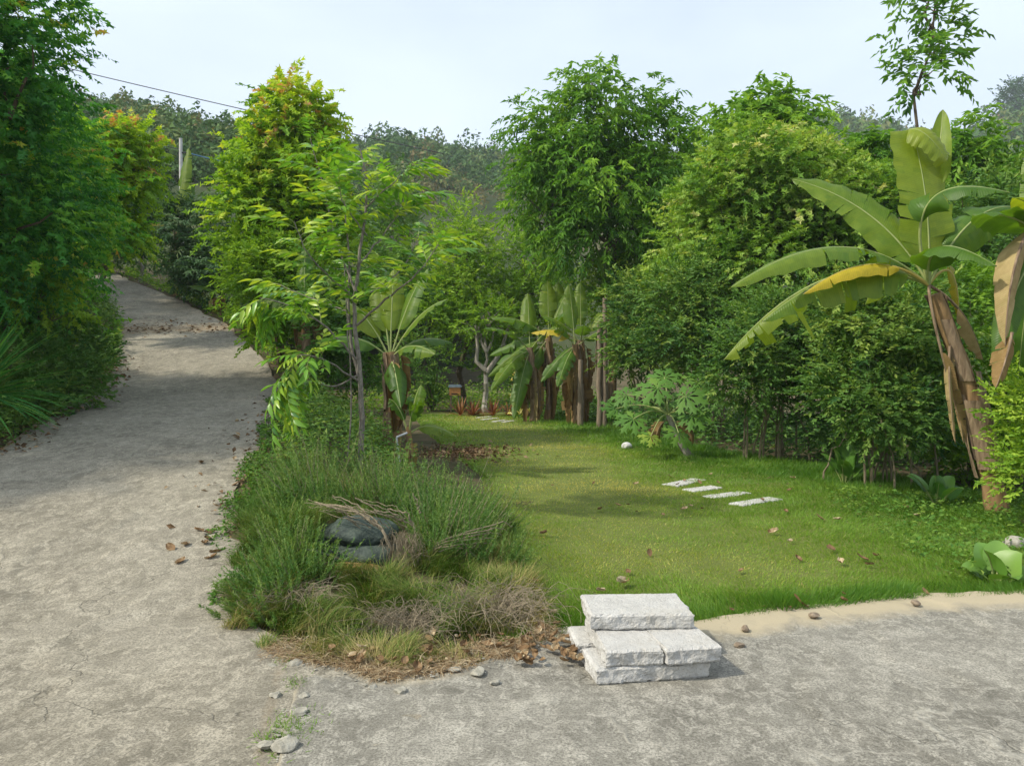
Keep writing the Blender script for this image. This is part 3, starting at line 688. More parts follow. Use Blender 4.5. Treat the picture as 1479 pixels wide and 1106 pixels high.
make_tree('bush', 'low dark bush behind the orange box at the end of the lawn', 'bush', on(-3.2, 30),
    [L_(610, 520, 45, 35, 29.5), L_(575, 540, 35, 28, 28), L_(720, 535, 35, 25, 30)], 500, .4, 'ovate', 'shrub', tr=.03, stems=4, tint0=.5, scale=1.9)
make_tree('pale_stem_tree', 'small tree with a pale forked trunk at the end of the lawn', 'tree', on(-1.0, 28.6),
    [L_(702, 500, 10, 8, 28.6), L_(690, 470, 40, 20, 28.6), L_(725, 465, 28, 22, 28.6), L_(705, 450, 30, 20, 28.6)], 260, .45, 'ovate', 'lime_bush', bark='bark_pale', tr=.13, tint0=.35, scale=2)
make_tree('feathery_tree', 'big round feathery green tree standing against the sky', 'tree', on(3.25, 25.6),
    [L_(875, 165, 70, 55, 24.5), L_(820, 215, 75, 65, 24.5), L_(935, 215, 80, 65, 24.8), L_(790, 275, 58, 70, 24.5), L_(880, 265, 100, 75, 24), L_(960, 275, 60, 75, 24.8), L_(870, 340, 95, 60, 24), L_(765, 195, 22, 25, 24.5), L_(855, 120, 26, 24, 24.5)],
    2600, .55, 'pinn', 'pinnate', tr=.14, tint0=.45, scale=1.35, tamp=.26, sun_tint=.25, rough=.5, inner=.05)
make_tree('pale_maple', 'wide pale green maple filling the middle right behind the bananas', 'tree', on(6.6, 19.4),
    [L_(1110, 260, 100, 60, 18.2), L_(1050, 320, 80, 70, 18.2), L_(1160, 320, 95, 80, 18), L_(1090, 390, 100, 60, 17.8), L_(1185, 265, 52, 40, 18.2), L_(1085, 212, 45, 30, 18.2)], 4600, .42, 'mapleF', 'maple_pale', tr=.13, tint0=.5, tamp=.24, tip=.12, tip_z=.6)
make_tree('pale_maple', 'pale green maple behind the upright leaf of the large banana plant', 'tree', on(8.9, 19),
    [L_(1250, 312, 75, 58, 18), L_(1300, 350, 80, 70, 18), L_(1220, 350, 70, 60, 17.6)], 2300, .42, 'mapleF', 'maple_pale', tr=.12, tint0=.45, tip=.1, tip_z=.6)
make_tree('pale_maple', 'smaller yellowish maple right beside the big feathery tree', 'tree', on(4.9, 20.4),
    [L_(1000, 345, 45, 60, 20), L_(985, 420, 50, 50, 20), L_(1025, 290, 28, 50, 20)], 1300, .42, 'mapleF', 'maple_pale', tr=.1, tint0=.6)
make_tree('broadleaf_tree', 'young large leaved tree topping the pale maple on the skyline', 'tree', on(7.4, 22.8),
    [L_(1068, 165, 24, 28, 22), L_(1103, 160, 24, 25, 22), L_(1145, 172, 34, 26, 22), L_(1095, 195, 45, 30, 22)], 430, .4, 'big', 'pinnate', tr=.09, tint0=.55, scale=1.1, rough=.4)
make_tree('broadleaf_tree', 'small feathery tree peeping over the pale maple beside the large banana leaf', 'tree', on(9.4, 20.6),
    [L_(1190, 222, 20, 16, 20.4), L_(1258, 232, 34, 20, 20.4), L_(1225, 248, 28, 22, 20.4)], 300, .36, 'pinn', 'pinnate', tr=.07, tint0=.55, scale=1.3)
make_tree('feathery_tree', 'small feathery tree right of the upright banana leaf', 'tree', on(11.6, 19.6),
    [L_(1410, 225, 42, 38, 19), L_(1440, 260, 45, 30, 19), L_(1385, 260, 32, 30, 19)], 520, .38, 'pinn', 'pinnate', tr=.07, tint0=.55, scale=1.3, rough=.4)
make_tree('slender_tree', 'thin straight tree with leafy tiers rising above the large banana plant', 'tree', on(10.75, 20.3),
    [L_(1352, 0, 42, 26, 19.8), L_(1350, 40, 46, 18, 19.8), L_(1335, 95, 46, 10, 19.8), L_(1360, 72, 32, 12, 19.8), L_(1330, 122, 40, 9, 19.8), L_(1345, -50, 45, 40, 19.8)], 150, .26, 'tier', 'pinnate', tr=.085, tint0=.5, rough=.45, inner=.05, twigs=26, tdrop=.03)
make_tree('dark_tree', 'large dark tree standing on the far ridge at the right', 'tree', at(1475, 165, 300),
    [L_(1470, 150, 26, 24, 298), L_(1490, 140, 30, 24, 298), L_(1465, 132, 14, 12, 298)], 420, 3, 'ovate', 'mango', tr=.8, scale=17, tint0=.3)
# along the right of the lawn
make_tree('shrub', 'dark green leafy shrub left of the papaya behind the wooden posts', 'shrub', on(3.5, 20.6),
    [L_(930, 445, 55, 45, 19.6), L_(945, 505, 55, 50, 19.2), L_(915, 500, 35, 40, 19.6)], 1300, .34, 'ovate', 'shrub', bark='stem', tr=.04, stems=5, tint0=.58, scale=1.7, tamp=.25)
make_tree('shrub', 'green shrub with reddish young shoots behind the banana row', 'shrub', on(3.3, 24.6),
    [L_(872, 415, 38, 34, 24.2), L_(905, 430, 40, 30, 23.8)], 380, .4, 'ovate', 'lime_bush', bark='stem', tr=.04, stems=4, tint0=.5, tip=.5, scale=1.8)
make_tree('shrub', 'tall leafy shrub above the papaya plant', 'shrub', on(5.0, 18),
    [L_(1010, 430, 70, 55, 17), L_(985, 490, 60, 50, 17), L_(1050, 490, 60, 60, 16.6)], 1500, .34, 'ovate', 'shrub', bark='stem', tr=.04, stems=6, tint0=.55, scale=1.5, tamp=.25)
make_tree('shrub', 'bare stemmed dark shrub at the lawn edge left of the larger shrub', 'shrub', on(4.55, 13.4),
    [L_(1110, 500, 75, 70, 13), L_(1075, 545, 45, 50, 12.9), L_(1150, 470, 55, 60, 13.2), L_(1165, 535, 36, 40, 13)], 1900, .28, 'ovate', 'shrub', bark='stem', tr=.022, stems=13, tint0=.48, scale=1.15, tamp=.24)
make_tree('shrub', 'large glossy leaved shrub with many thin stems left of the large banana plant', 'shrub', on(5.25, 10.5),
    [L_(1290, 480, 95, 70, 10.4), L_(1250, 560, 70, 65, 10.2), L_(1320, 560, 70, 70, 10.2), L_(1300, 600, 80, 40, 10), L_(1240, 450, 55, 50, 10.6)], 2600, .25, 'ovate', 'shrub', bark='stem', tr=.017, stems=16, tint0=.56, scale=1.1, tamp=.26, sun_tint=.2)
make_tree('shrub', 'dense shaded shrub filling the gap behind the two lawn shrubs', 'shrub', on(5.9, 13.4),
    [L_(1195, 500, 70, 80, 13.4), L_(1220, 600, 60, 60, 13), L_(1330, 430, 90, 60, 13.2)], 1300, .34, 'ovate', 'shrub', bark='stem', tr=.03, stems=6, tint0=.35, scale=1.4)
make_tree('bush', 'shaded bush behind the large banana trunk', 'bush', on(7.0, 11.6),
    [L_(1400, 450, 70, 60, 11.5), L_(1430, 560, 70, 70, 11.2), L_(1370, 620, 50, 50, 11), L_(1460, 640, 60, 60, 10.5)], 1500, .32, 'ovate', 'lime_bush', bark='stem', tr=.03, stems=6, tint0=.25, scale=1.3)
make_tree('bush', 'bright yellow green bush at the right edge beside the banana trunk', 'bush', on(5.4, 7.5),
    [L_(1500, 600, 40, 60, 7.7), L_(1490, 690, 36, 50, 7.6), L_(1530, 640, 50, 80, 7.6)], 700, .2, 'ovate', 'lime_bush', bark='stem', tr=.014, stems=7, tint0=.6, scale=.85)
make_tree('hedge_tree', 'dark tree closing the gap at the far right edge', 'tree', on(10.5, 15.6),
    [L_(1480, 340, 80, 80, 15), L_(1430, 400, 70, 60, 15), L_(1520, 480, 90, 90, 14), L_(1400, 330, 50, 50, 15.5)], 1400, .42, 'ovate', 'shrub', tr=.1, tint0=.4, scale=1.8)
make_tree('flowering_shrub', 'narrow shrub with hanging cream flowers at the left end of the banana row', 'shrub', on(.55, 25.6),
    [L_(752, 545, 16, 26, 25.3), L_(765, 575, 15, 22, 25.3), L_(770, 530, 16, 20, 25.3)], 260, .3, 'ovate', 'shrub', bark='stem', tr=.04, stems=3, tint0=.4, scale=1.8)
# flowers belong to the flowering shrub
def find(name, words):
    for o in scene.objects:
        if o.name.split('.')[0] == name and words in o.get('label', ''): return o
fs = find('flowering_shrub', 'cream')
g = Geo()
for i in range(70):
    p = at(rng.normal(747, 6) + (14 if i % 4 == 0 else 0), rng.uniform(532, 598), 25.0 + rng.normal() * .1)
    g.leaves(np.repeat(p[None], 5, 0), rng.normal(size=(5, 3)) - UP * .6, rng.normal(size=(5, 3)), .12, .07, 'ovate', rng.random(5))
o = g.build('flowers', M['flower'], fs, np.array(fs.location)); o['kind'] = 'stuff'

ps = find('pale_stem_tree', 'forked'); g = Geo()
for pts in (((702, 535), (688, 522), (690, 500), (687, 470)), ((703, 538), (716, 520), (724, 505), (735, 470))):
    g.tube(np.array([at(x, y, 28.55) for x, y in pts]), np.linspace(.1, .05, 4), 7)
g.build('branch', M['bark_pale'], ps, np.array(ps.location), True)

# ------------------------------------------------------------------ banana plants
def bez(p, t):
    t = t[:, None]; p0, p1, p2 = (np.asarray(a, float) for a in p)
    return p0 * (1 - t) ** 2 + 2 * p1 * t * (1 - t) + p2 * t * t
def banana_leaf(root, origin, pts, width, up=UP, droop=.35, fold=.1, tears=5, mat='banana', tint=.5, petiole=.16, hang=0., name='leaf', rib='midrib', r=.018, tip_r=.5, label=None, seg=34):
    P0 = bez(pts, np.linspace(0, 1, seg + 1)); t = np.linspace(0, 1, seg + 1)
    Ltot = np.sum(np.linalg.norm(np.diff(P0, axis=0), axis=1))
    T = nrm(np.gradient(P0, axis=0)); S = nrm(np.cross(T, np.asarray(up, float))); Nn = np.cross(S, T)
    u = np.clip((t - petiole) / (1 - petiole), 0, 1)
    w = width * .5 * np.clip(u / .16, 0, 1) ** .6 * np.clip(1 - u ** 2.8, 0, 1) ** (tip_r + .25)
    i0 = int(np.searchsorted(t, petiole))
    g = Geo(); ph = rng.random() * 9
    for sd in (-1, 1):
        cuts = sorted(set([i0, seg] + list(rng.integers(i0 + 2, seg - 1, tears)))) if tears else [i0, seg]
        for a, b in zip(cuts[:-1], cuts[1:]):
            idx = np.arange(a, b + 1); m = len(idx)
            if m < 2: continue
            extra = (rng.random() ** 2) * hang
            dr = droop * (1 + .5 * rng.normal() * (tears > 0)) 
            fr = np.array([0, .33, .66, 1.0])
            shrink = np.zeros(m)
            if tears: shrink = np.linspace(1, -1, m) * .28
            rows = []
            for f in fr:
                wv = .035 * width * math.sin(1) * np.sin(t[idx] * 42 + ph + sd) * f ** 2
                off = S[idx] * (sd * w[idx] * f * (1 - .12 * extra * f))[:, None] + Nn[idx] * (fold * w[idx] * f * (1 - f) * 2 - dr * w[idx] * f * f + wv)[:, None] - UP * (extra * w[idx] * f * f)[:, None]
                along = T[idx] * (shrink * f * f * Ltot / seg * .7 + .25 * w[idx] * f)[:, None]
                rows.append(P0[idx] + off + along)
            V = np.stack(rows, 1).reshape(-1, 3)
            ii = np.arange(m - 1)[:, None] * 4; jj = np.arange(3)[None]
            F = np.stack([ii + jj, ii + jj + 1, ii + 5 + jj, ii + 4 + jj], -1).reshape(-1, 4)
            if sd < 0: F = F[:, ::-1]
            ev = (t[idx] * Ltot)[:, None] * 260 - fr[None] * 10 + np.zeros((m, 4)) + 1
            g.add(V, F, np.clip(tint + rng.normal(size=len(F)) * .03 + .05 * rng.normal(), 0, 1), 0, ev.ravel())
    o = g.build(name, M[mat], root, origin, True)
    if label: o['label'] = label
    g = Geo(); rr = np.interp(t, [0, petiole, 1], [r, r * .8, r * .15])
    g.tube(P0 - Nn * rr[:, None] * .4, rr, 6, .5)
    g.build('midrib', M[rib], o, (0, 0, 0) if False else origin, True)
    return o

def pseudostem(root, origin, p0, p1, r0, r1, sheath=8, hang=6, hl=.6, mat='pseudo'):
    g = Geo(); n = 14; t = np.linspace(0, 1, n)[:, None]
    p0, p1 = np.asarray(p0, float), np.asarray(p1, float); L = np.linalg.norm(p1 - p0)
    line = p0 * (1 - t) + p1 * t + np.array([.06, 0, 0]) * np.sin(t * PI) * L * .5
    rad = np.linspace(r0, r1, n) * (1 + .08 * np.sin(np.arange(n) * 2.3))
    g.tube(line, rad, 12, .5)
    g.build('pseudostem', M[mat], root, origin, True)
    for k in range(sheath):                                     # dry overlapping leaf sheaths
        g = Geo(); a = rng.random() * 2 * PI; s0 = rng.uniform(.05, .8); s1 = min(1, s0 + rng.uniform(.2, .45)); m = 6
        tt = np.linspace(s0, s1, m); c = np.stack([np.interp(tt, t[:, 0], line[:, i]) for i in range(3)], -1); rr = np.interp(tt, t[:, 0], rad)
        V = []
        for i in range(m):
            for j in range(5):
                an = a + (j - 2) * .32 * (1 - .3 * i / m); q_ = rr[i] * 1.05 + .004 + .03 * (i / m) ** 2 * rng.random() * 2 + .004 * k
                V.append(c[i] + np.array([math.cos(an), math.sin(an), 0]) * q_)
        F = [[i * 5 + j, i * 5 + j + 1, i * 5 + j + 6, i * 5 + j + 5] for i in range(m - 1) for j in range(4)]
        g.add(V, F, rng.random()); g.build('sheath', M['sheath'], root, origin, True)
    for k in range(hang):                                       # dead leaves hanging against the stem
        a = rng.random() * 2 * PI; d = np.array([math.cos(a), math.sin(a), 0]); s = rng.uniform(.55, 1.0)
        b = p0 * (1 - s) + p1 * s
        q0 = b + d * r1 * .8; q1 = b + d * (r1 + .22) + UP * .12; q2 = b + d * (r1 * 1.3 + .08) - UP * hl * rng.uniform(.6, 1.2)
        banana_leaf(root, origin, (q0, q1, q2), rng.uniform(.1, .24), up=-d + UP * .2, droop=1.3, tears=4, mat='banana_dead', tint=rng.uniform(.1, .8), petiole=.3, hang=.4, rib='sheath', r=.012, name='dead_leaf', seg=16)

# the large plant on the right
b = ground_at(1443, 742); top = at(1350, 425, 8.5)
root = thing('banana_plant', 'large leaning banana plant with one yellow leaf at the right of the lawn', 'banana plant', b)
O = b
pseudostem(root, O, b - UP * .05, top, .125, .075, 12, 0)
cr = at(1342, 392, 8.45)
def bl(tip, mid, width, dY=(0, 0), **k):
    banana_leaf(root, O, (cr + np.array([0, 0, -.15]), at(mid[0], mid[1], 8.45 + dY[0]), at(tip[0], tip[1], 8.45 + dY[1])), width, **k)
F_ = np.array([0, -1., .25])
bl((1316, 186), (1346, 280), .6, (.1, .3), up=np.array([.15, -1, .1]), droop=.14, fold=-.05, tears=4, tint=.8, petiole=.06, tip_r=-.17, label='upright yellow green leaf catching the sun')
banana_leaf(root, O, (at(1312, 187, 8.74), at(1336, 180, 8.5), at(1368, 232, 8.55)), .34, up=np.array([.1, -1, .4]), droop=.3, tears=2, tint=.9, petiole=.02, tip_r=-.1, r=.008, name='leaf', label='folded over tip of the upright leaf')
bl((1362, 158), (1352, 270), .26, (.25, .5), up=np.array([-.5, -1, 0]), droop=-.5, tears=0, tint=.75, petiole=.5, label='young pale leaf standing behind the upright leaf')
bl((1142, 258), (1275, 290), .5, (.15, .5), up=np.array([-.2, -.8, .5]), droop=.15, tears=4, tint=.62, petiole=.12)
bl((1052, 418), (1220, 300), .42, (-.1, -.6), up=np.array([-.35, -.35, .9]), droop=.5, tears=5, tint=.6, petiole=.14)
bl((1458, 278), (1290, 235), .4, (-.15, -.7), up=np.array([0, -.55, .85]), droop=.5, tears=4, tint=.38, petiole=.3)
bl((1470, 300), (1400, 285), .42, (.1, .3), up=np.array([.3, -.5, .8]), droop=.7, tears=4, tint=.45, petiole=.16)
bl((1440, 385), (1330, 315), .4, (-.3, -.9), up=np.array([.1, -.3, 1]), droop=.55, tears=2, tint=.32, petiole=.1)
bl((1100, 465), (1240, 345), .42, (-.1, -.1), up=np.array([-.3, -.2, 1]), droop=.9, tears=11, tint=.68, hang=.6, petiole=.12, label='tattered leaf drooping to the left')
bl((1160, 425), (1262, 345), .24, (-.25, -.5), up=np.array([-.3, -.4, .9]), droop=1.1, tears=2, mat='banana_yellow', tint=.6, petiole=.25, rib='midrib_y', label='bright yellow dying leaf')
bl((1045, 520), (1190, 340), .3, (.2, .5), up=np.array([-.3, -.2, 1]), droop=1.3, tears=9, tint=.75, hang=.8, petiole=.55, label='ragged leaf tip hanging far left')
bl((1250, 440), (1275, 360), .3, (.25, .5), up=np.array([-.3, -.3, 1]), droop=1.2, tears=6, tint=.72, hang=.5, petiole=.3)
bl((1385, 465), (1385, 350), .2, (.1, .2), up=np.array([.6, -.8, .1]), droop=.4, tears=7, mat='banana_yellow', tint=.3, petiole=.35, rib='midrib_y', label='withered orange leaf beside the stem')
bl((1395, 640), (1335, 430), .13, (-.2, .05), up=np.array([-1, -.3, .1]), droop=1.2, tears=5, mat='banana_dead', tint=.5, petiole=.6, rib='sheath', label='dead dry leaf hanging along the stem')
bl((1420, 520), (1400, 440), .2, (.1, .2), up=np.array([.7, -.5, .1]), droop=1.2, tears=4, mat='banana_dead', tint=.7, petiole=.4, rib='sheath', label='grey dead leaf behind the stem')
for a, s in ((1380, 0), (1392, .15)):
    banana_leaf(root, O, (at(1372, 500, 8.4), at(a - 12, 560, 8.3 + s), at(a, 640, 8.32 + s)), .085, up=np.array([-.4, -1, 0]), droop=1.5, tears=9, mat='banana_dead', tint=.75, petiole=.1, rib='sheath', name='dead_leaf')

# second plant at the right edge, mostly outside the frame
b = on(5.75, 8.0); root = thing('banana_plant', 'banana plant at the right picture edge with a curled dry brown leaf hanging down', 'banana plant', b); O = b
pseudostem(root, O, b - UP * .05, at(1530, 380, 8), .13, .09, 8, 3)
c2 = at(1515, 345, 8)
for tip, mid, wd, dd, k in (((1405, 310), (1460, 300), .5, -.3, dict(tint=.4, droop=.4, tears=1)), ((1462, 285), (1500, 290), .3, -.4, dict(tint=.8, droop=.6, tears=1)), ((1610, 260), (1550, 280), .5, 0, dict(tint=.5)),
                         ((1440, 545), (1455, 400), .3, -.2, dict(tint=.35, droop=.3, tears=0, up=np.array([-.6, -1, .1]))), ((1640, 420), (1570, 300), .5, .1, dict(tint=.5)), ((1500, 200), (1512, 270), .45, .3, dict(tint=.6, up=np.array([-.2, -1, 0]))), ((1470, 560), (1480, 400), .35, .3, dict(tint=.3, up=np.array([-.5, -1, .1])))):
    banana_leaf(root, O, (c2, at(mid[0], mid[1], 8 + dd / 2), at(tip[0], tip[1], 8 + dd)), wd, **k)
banana_leaf(root, O, (at(1490, 325, 7.9), at(1455, 380, 7.5), at(1452, 500, 7.55)), .22, up=np.array([-.3, -1, .1]), droop=1.7, fold=-.5, tears=2, mat='banana_dead', tint=.82, petiole=.05, rib='sheath', label='curled dry brown leaf hanging down', r=.025)
banana_leaf(root, O, (at(1462, 480, 7.55), at(1455, 520, 7.5), at(1438, 560, 7.45)), .18, up=np.array([-.3, -1, .1]), droop=1.2, fold=-.4, tears=4, mat='banana_dead', tint=.45, petiole=.05, rib='sheath', name='dead_leaf')

def simple_banana(label, base, height, leaves, r=.13, lean=(0, 0), width=.45, L=1.7, hang=5, sheath=6, seedtint=.5, hl=.9, stems=1):
    root = thing('banana_plant', label, 'banana plant', base); O = np.asarray(base, float)
    for s in range(stems):
        o2 = np.array([rng.normal() * .4, rng.normal() * .4, 0]) if s else np.zeros(3)
        t2 = O + o2 + np.array([lean[0] + rng.normal() * .1 * s, lean[1], height * (1 - .25 * s * rng.random())])
        pseudostem(root, O, O + o2 - UP * .05, t2, r, r * .55, sheath, hang, hl)
        for (az, el, ln, k) in (leaves if s == 0 else leaves[::2]):
            a = math.radians(az + s * 35); e = math.radians(el)
            d = np.array([math.cos(a), math.sin(a), 0]); l = L * ln
            m1 = t2 + d * l * .4 * math.cos(e) + UP * l * .62 * math.sin(e) + UP * .1
            tip = t2 + d * l * (.55 + .4 * math.cos(e)) * (math.cos(e) * .9 + .1) + UP * l * (math.sin(e) - .32 * (1 - math.sin(e)))
            kk = dict(tint=seedtint + rng.normal() * .12, tears=int(rng.integers(3, 9)), droop=rng.uniform(.2, .7), petiole=.2, up=UP * .8 - d * .35 + np.array([0, -.35, 0])); kk.update(k)
            banana_leaf(root, O, (t2 - UP * .1, m1, tip), width * (.8 + .3 * rng.random()), seg=22, **kk)
    return root
simple_banana('banana plant with broad upright leaves and a shaggy brown stem behind the sapling', on(-1.78, 11.1), 1.55,
    [(15, 62, 1.15, dict(tint=.55, tears=1, droop=.2)), (-10, 42, 1.05, dict(tint=.6, tears=1)), (85, 78, 1.0, dict(tint=.75)), (-40, 12, .8, dict(tint=.62, tears=4)), (170, 45, 1.0, {}), (120, 60, 1.1, dict(tint=.7)), (-70, -25, .7, dict(tint=.3)), (200, 20, .9, {}), (30, 20, .9, dict(tint=.4))], r=.15, width=.38, L=1.28, hang=7, sheath=9, hl=.8)
simple_banana('young banana sucker with a fresh upright leaf at the foot of the shaggy banana stem', on(-1.45, 10.6), .55,
    [(10, 70, .8, dict(tint=.55)), (-50, 50, .7, dict(tint=.4)), (160, 50, .7, {}), (0, 5, .9, dict(tint=.7))], r=.06, width=.26, L=.8, hang=1, sheath=3, hl=.4)
simple_banana('banana plant with spreading pale leaves at the left of the banana row', on(1.15, 23.8), 2.7,
    [(185, 25, 1.1, dict(tint=.5)), (170, 0, 1.0, dict(tint=.45)), (200, -12, 1.1, dict(tint=.6)), (95, 78, .9, dict(tint=.7)), (60, 65, 1.0, dict(tint=.65)), (0, 40, .9, {}), (-60, 35, .8, {}), (20, 60, .9, dict(tint=.6)), (215, -35, 1.0, dict(tint=.5))], r=.17, width=.55, L=2.0, hang=12, sheath=8, hl=1.9, stems=2)
simple_banana('banana plant with a yellow leaf in the middle of the banana row', on(2.05, 22.6), 2.5,
    [(185, 35, .9, dict(tint=.6)), (160, 20, 1.0, dict(mat='banana_yellow', rib='midrib_y', tint=.5)), (90, 80, 1.0, {}), (10, 45, .9, {}), (-30, 20, .9, dict(tint=.6)), (-90, 25, .8, dict(tint=.4)), (210, -20, .9, dict(tint=.45))], r=.17, width=.5, L=1.8, hang=12, sheath=8, hl=1.7, stems=2)
simple_banana('tall dark leaved banana plant behind the banana row under the big feathery tree', on(3.0, 23.4), 3.5,
    [(110, 75, 1.1, dict(tint=.35)), (-20, 55, 1.1, dict(tint=.15)), (60, 60, 1.0, dict(tint=.2)), (180, 40, .8, dict(tint=.4)), (10, 20, .9, dict(tint=.2)), (200, 75, 1.0, dict(tint=.5))], r=.14, width=.55, L=1.9, hang=4, hl=1.5)
simple_banana('banana plant by the far bend of the lane with one orange and one sunlit leaf', on(-12.2, 27.7), 2.3,
    [(60, 75, 1.2, dict(tint=.35)), (180, 60, 1.0, dict(tint=.4)), (170, 20, .9, dict(mat='banana_yellow', rib='midrib_y', tint=.2)), (-60, 10, 1.0, dict(tint=.85)), (20, 40, 1.0, {}), (40, 82, 1.5, dict(tint=.7))], r=.15, width=.6, L=2.1, hang=4)
simple_banana('dry brown banana clump on the right bank of the lane', on(-7.15, 21.0), .9,
    [(170, 10, .8, dict(tint=.3)), (20, 40, .8, dict(tint=.3)), (-60, 20, .7, dict(tint=.4))], r=.12, width=.35, L=1.1, hang=12, sheath=6, hl=.9, stems=3)
simple_banana('low banana with a drooping green leaf on the bank below the narrow leaved tree', on(-9.3, 24.4), .6,
    [(190, 25, 1.0, dict(tint=.35)), (-60, 20, .9, dict(tint=.3)), (20, 40, .8, {})], r=.1, width=.35, L=1.2, hang=8, sheath=4, hl=.7)
simple_banana('banana with a pale drooping leaf half hidden behind the sapling branches', on(-4.0, 14.6), 1.6,
    [(185, 15, 1.0, dict(tint=.55)), (100, 70, 1.0, dict(tint=.5)), (20, 45, .9, {}), (-60, 20, .9, dict(tint=.5))], r=.12, width=.42, L=1.3, hang=4)

# ------------------------------------------------------------------ papaya, broad leaved plants, strap leaved plants
def papaya_leaf(root, O, p0, ctr, size, nrmv, tint=.5, name='leaf'):
    ctr = np.asarray(ctr, float); n = nrm(np.asarray(nrmv, float)); x = nrm(np.cross(n, [.3, .2, 1])); y = np.cross(n, x)
    d0 = nrm(ctr - p0); th0 = math.atan2(np.dot(d0, y), np.dot(d0, x))
    g = Geo(); K = 8
    for k in range(K):
        a = th0 + (k - (K - 1) / 2) * 2 * PI / (K + .6); ln = size * (1 - .35 * abs((k - (K - 1) / 2) / K * 2) ** 2)
        def pt(r, off): 
            v = x * math.cos(a) + y * math.sin(a); s = -x * math.sin(a) + y * math.cos(a)
            return ctr + v * r * ln + s * off * ln - n * (r ** 2 * .22 * ln) + n * (-abs(off) * .12 * ln) 
        prof = [(.0, .0), (.3, .06), (.42, .12), (.5, .3), (.58, .12), (.68, .11), (.76, .24), (.82, .09), (1.0, 0)]
        c = [pt(r, 0) for r, _ in prof]; l = [pt(r + (.14 if o > .2 else 0), o) for r, o in prof]; rr = [pt(r + (.14 if o > .2 else 0), -o) for r, o in prof]
        V = c + l + rr; m = len(prof)
        F = [[i, i + 1, m + i + 1, m + i] for i in range(m - 1)] + [[i, 2 * m + i, 2 * m + i + 1, i + 1] for i in range(m - 1)]
        g.add(V, F, np.clip(tint + .1 * rng.normal(), 0, 1))
    o = g.build(name, M['papaya'], root, O)
    g = Geo(); t = np.linspace(0, 1, 8)[:, None]; p0 = np.asarray(p0, float)
    g.tube(p0 * (1 - t) + ctr * t + UP * .12 * np.linalg.norm(ctr - p0) * np.sin(t * PI), np.linspace(.016, .008, 8), 5)
    g.build('petiole', M['midrib'], o, O, True)
b = ground_at(1003, 662); root = thing('papaya_plant', 'leaning papaya plant with lobed leaves at the lawn edge', 'papaya plant', b); O = b
g = Geo(); t = np.linspace(0, 1, 12)[:, None]; tp = at(965, 598, 13.9); g.tube((b - UP * .05) * (1 - t) + tp * t - UP * .12 * np.sin(t * PI), np.linspace(.075, .05, 12), 9)
g.build('trunk', M['bark_pale'], root, O, True)
for px, py, dy, s, ti in ((905, 570, .2, .42, .4), (950, 560, -.3, .55, .55), (990, 572, -.4, .55, .5), (1010, 552, .2, .5, .6), (1022, 580, -.3, .5, .45), (915, 605, -.4, .45, .5), (980, 625, -.6, .42, .55), (960, 545, .4, .5, .4), (890, 590, .1, .4, .35), (1000, 600, -.5, .45, .4), (940, 630, -.7, .3, .9), (930, 590, .5, .4, .3)):
    papaya_leaf(root, O, tp, at(px, py, 13.9 + dy), s * .86, (rng.normal() * .25, -.6, .8), ti)
for px, py in ((947, 632), (1000, 632)):
    banana_leaf(root, O, (tp - UP * .1, at(px, py - 20, 13.5), at(px, py + 12, 13.5)), .22, up=np.array([0, -1, .1]), droop=1, mat='banana_dead', tint=.35, tears=2, rib='sheath', r=.008, name='dead_leaf', seg=12)

def broad_leaf(root, O, p0, tip, w, tint, mat='broad', up=(0, -.4, 1), petiole=.3, heart=True):
    p0 = np.asarray(p0, float); tip = np.asarray(tip, float); mid = (p0 + tip) / 2 + UP * np.linalg.norm(tip - p0) * .3
    seg = 12; t = np.linspace(0, 1, seg + 1); P = bez((p0, mid, tip), t); T = nrm(np.gradient(P, axis=0)); S = nrm(np.cross(T, np.asarray(up, float))); N = np.cross(S, T)
    u = np.clip((t - petiole) / (1 - petiole), 0, 1); ww = w * .5 * np.sin(np.clip(u, 0, 1) ** .55 * PI) ** .8
    i0 = int(np.searchsorted(t, petiole)); idx = np.arange(i0, seg + 1); g = Geo()
    fr = [-1, -.5, 0, .5, 1]
    V = np.stack([P[idx] + S[idx] * (f * ww[idx])[:, None] + N[idx] * (.25 * abs(f) * ww[idx])[:, None] - (T[idx] * (.18 * f * f * w * (1 - u[idx]))[:, None] if heart else 0) for f in fr], 1).reshape(-1, 3)
    m = len(idx); i = np.arange(m - 1)[:, None] * 5; j = np.arange(4)[None]
    g.add(V, np.stack([i + j, i + j + 1, i + 6 + j, i + 5 + j], -1).reshape(-1, 4), tint)
    o = g.build('leaf', M[mat], root, O, True)
    g = Geo(); g.tube(P - N * .004, np.linspace(.007, .002, seg + 1), 5); g.build('petiole', M['midrib'], o, O, True)
def broad_plant(label, b, n, r, lw, name='broadleaf_plant', el=(20, 75), tint=.5, cat='plant', mat='broad'):
    root = thing(name, label, cat, b)
    for k in range(n):
        a = k * 2.4 + rng.random(); e = math.radians(rng.uniform(*el)); d = np.array([math.cos(a) * math.cos(e), math.sin(a) * math.cos(e), math.sin(e)])
        broad_leaf(root, b, b + d * .02 - UP * .02, b + d * r * rng.uniform(.7, 1.1), lw * rng.uniform(.8, 1.2), np.clip(tint + rng.normal() * .15, 0, 1), mat)
    return root
broad_plant('low plant with heart shaped leaves where the lawn meets the concrete at the right', ground_at(1440, 846), 9, .36, .22, 'taro_plant', (15, 60), .75)
broad_plant('bright low broad leaved plant at the foot of the large glossy shrub', on(4.65, 10.6), 16, .62, .2, el=(25, 85), tint=.55)
broad_plant('dark broad leaved plant beside the large banana trunk base', on(5.0, 8.9), 9, .5, .18, el=(25, 80), tint=.4)
broad_plant('dark broad leaved plant behind the wooden posts in the banana row', on(2.75, 20.9), 14, .7, .2, el=(35, 85), tint=.35)
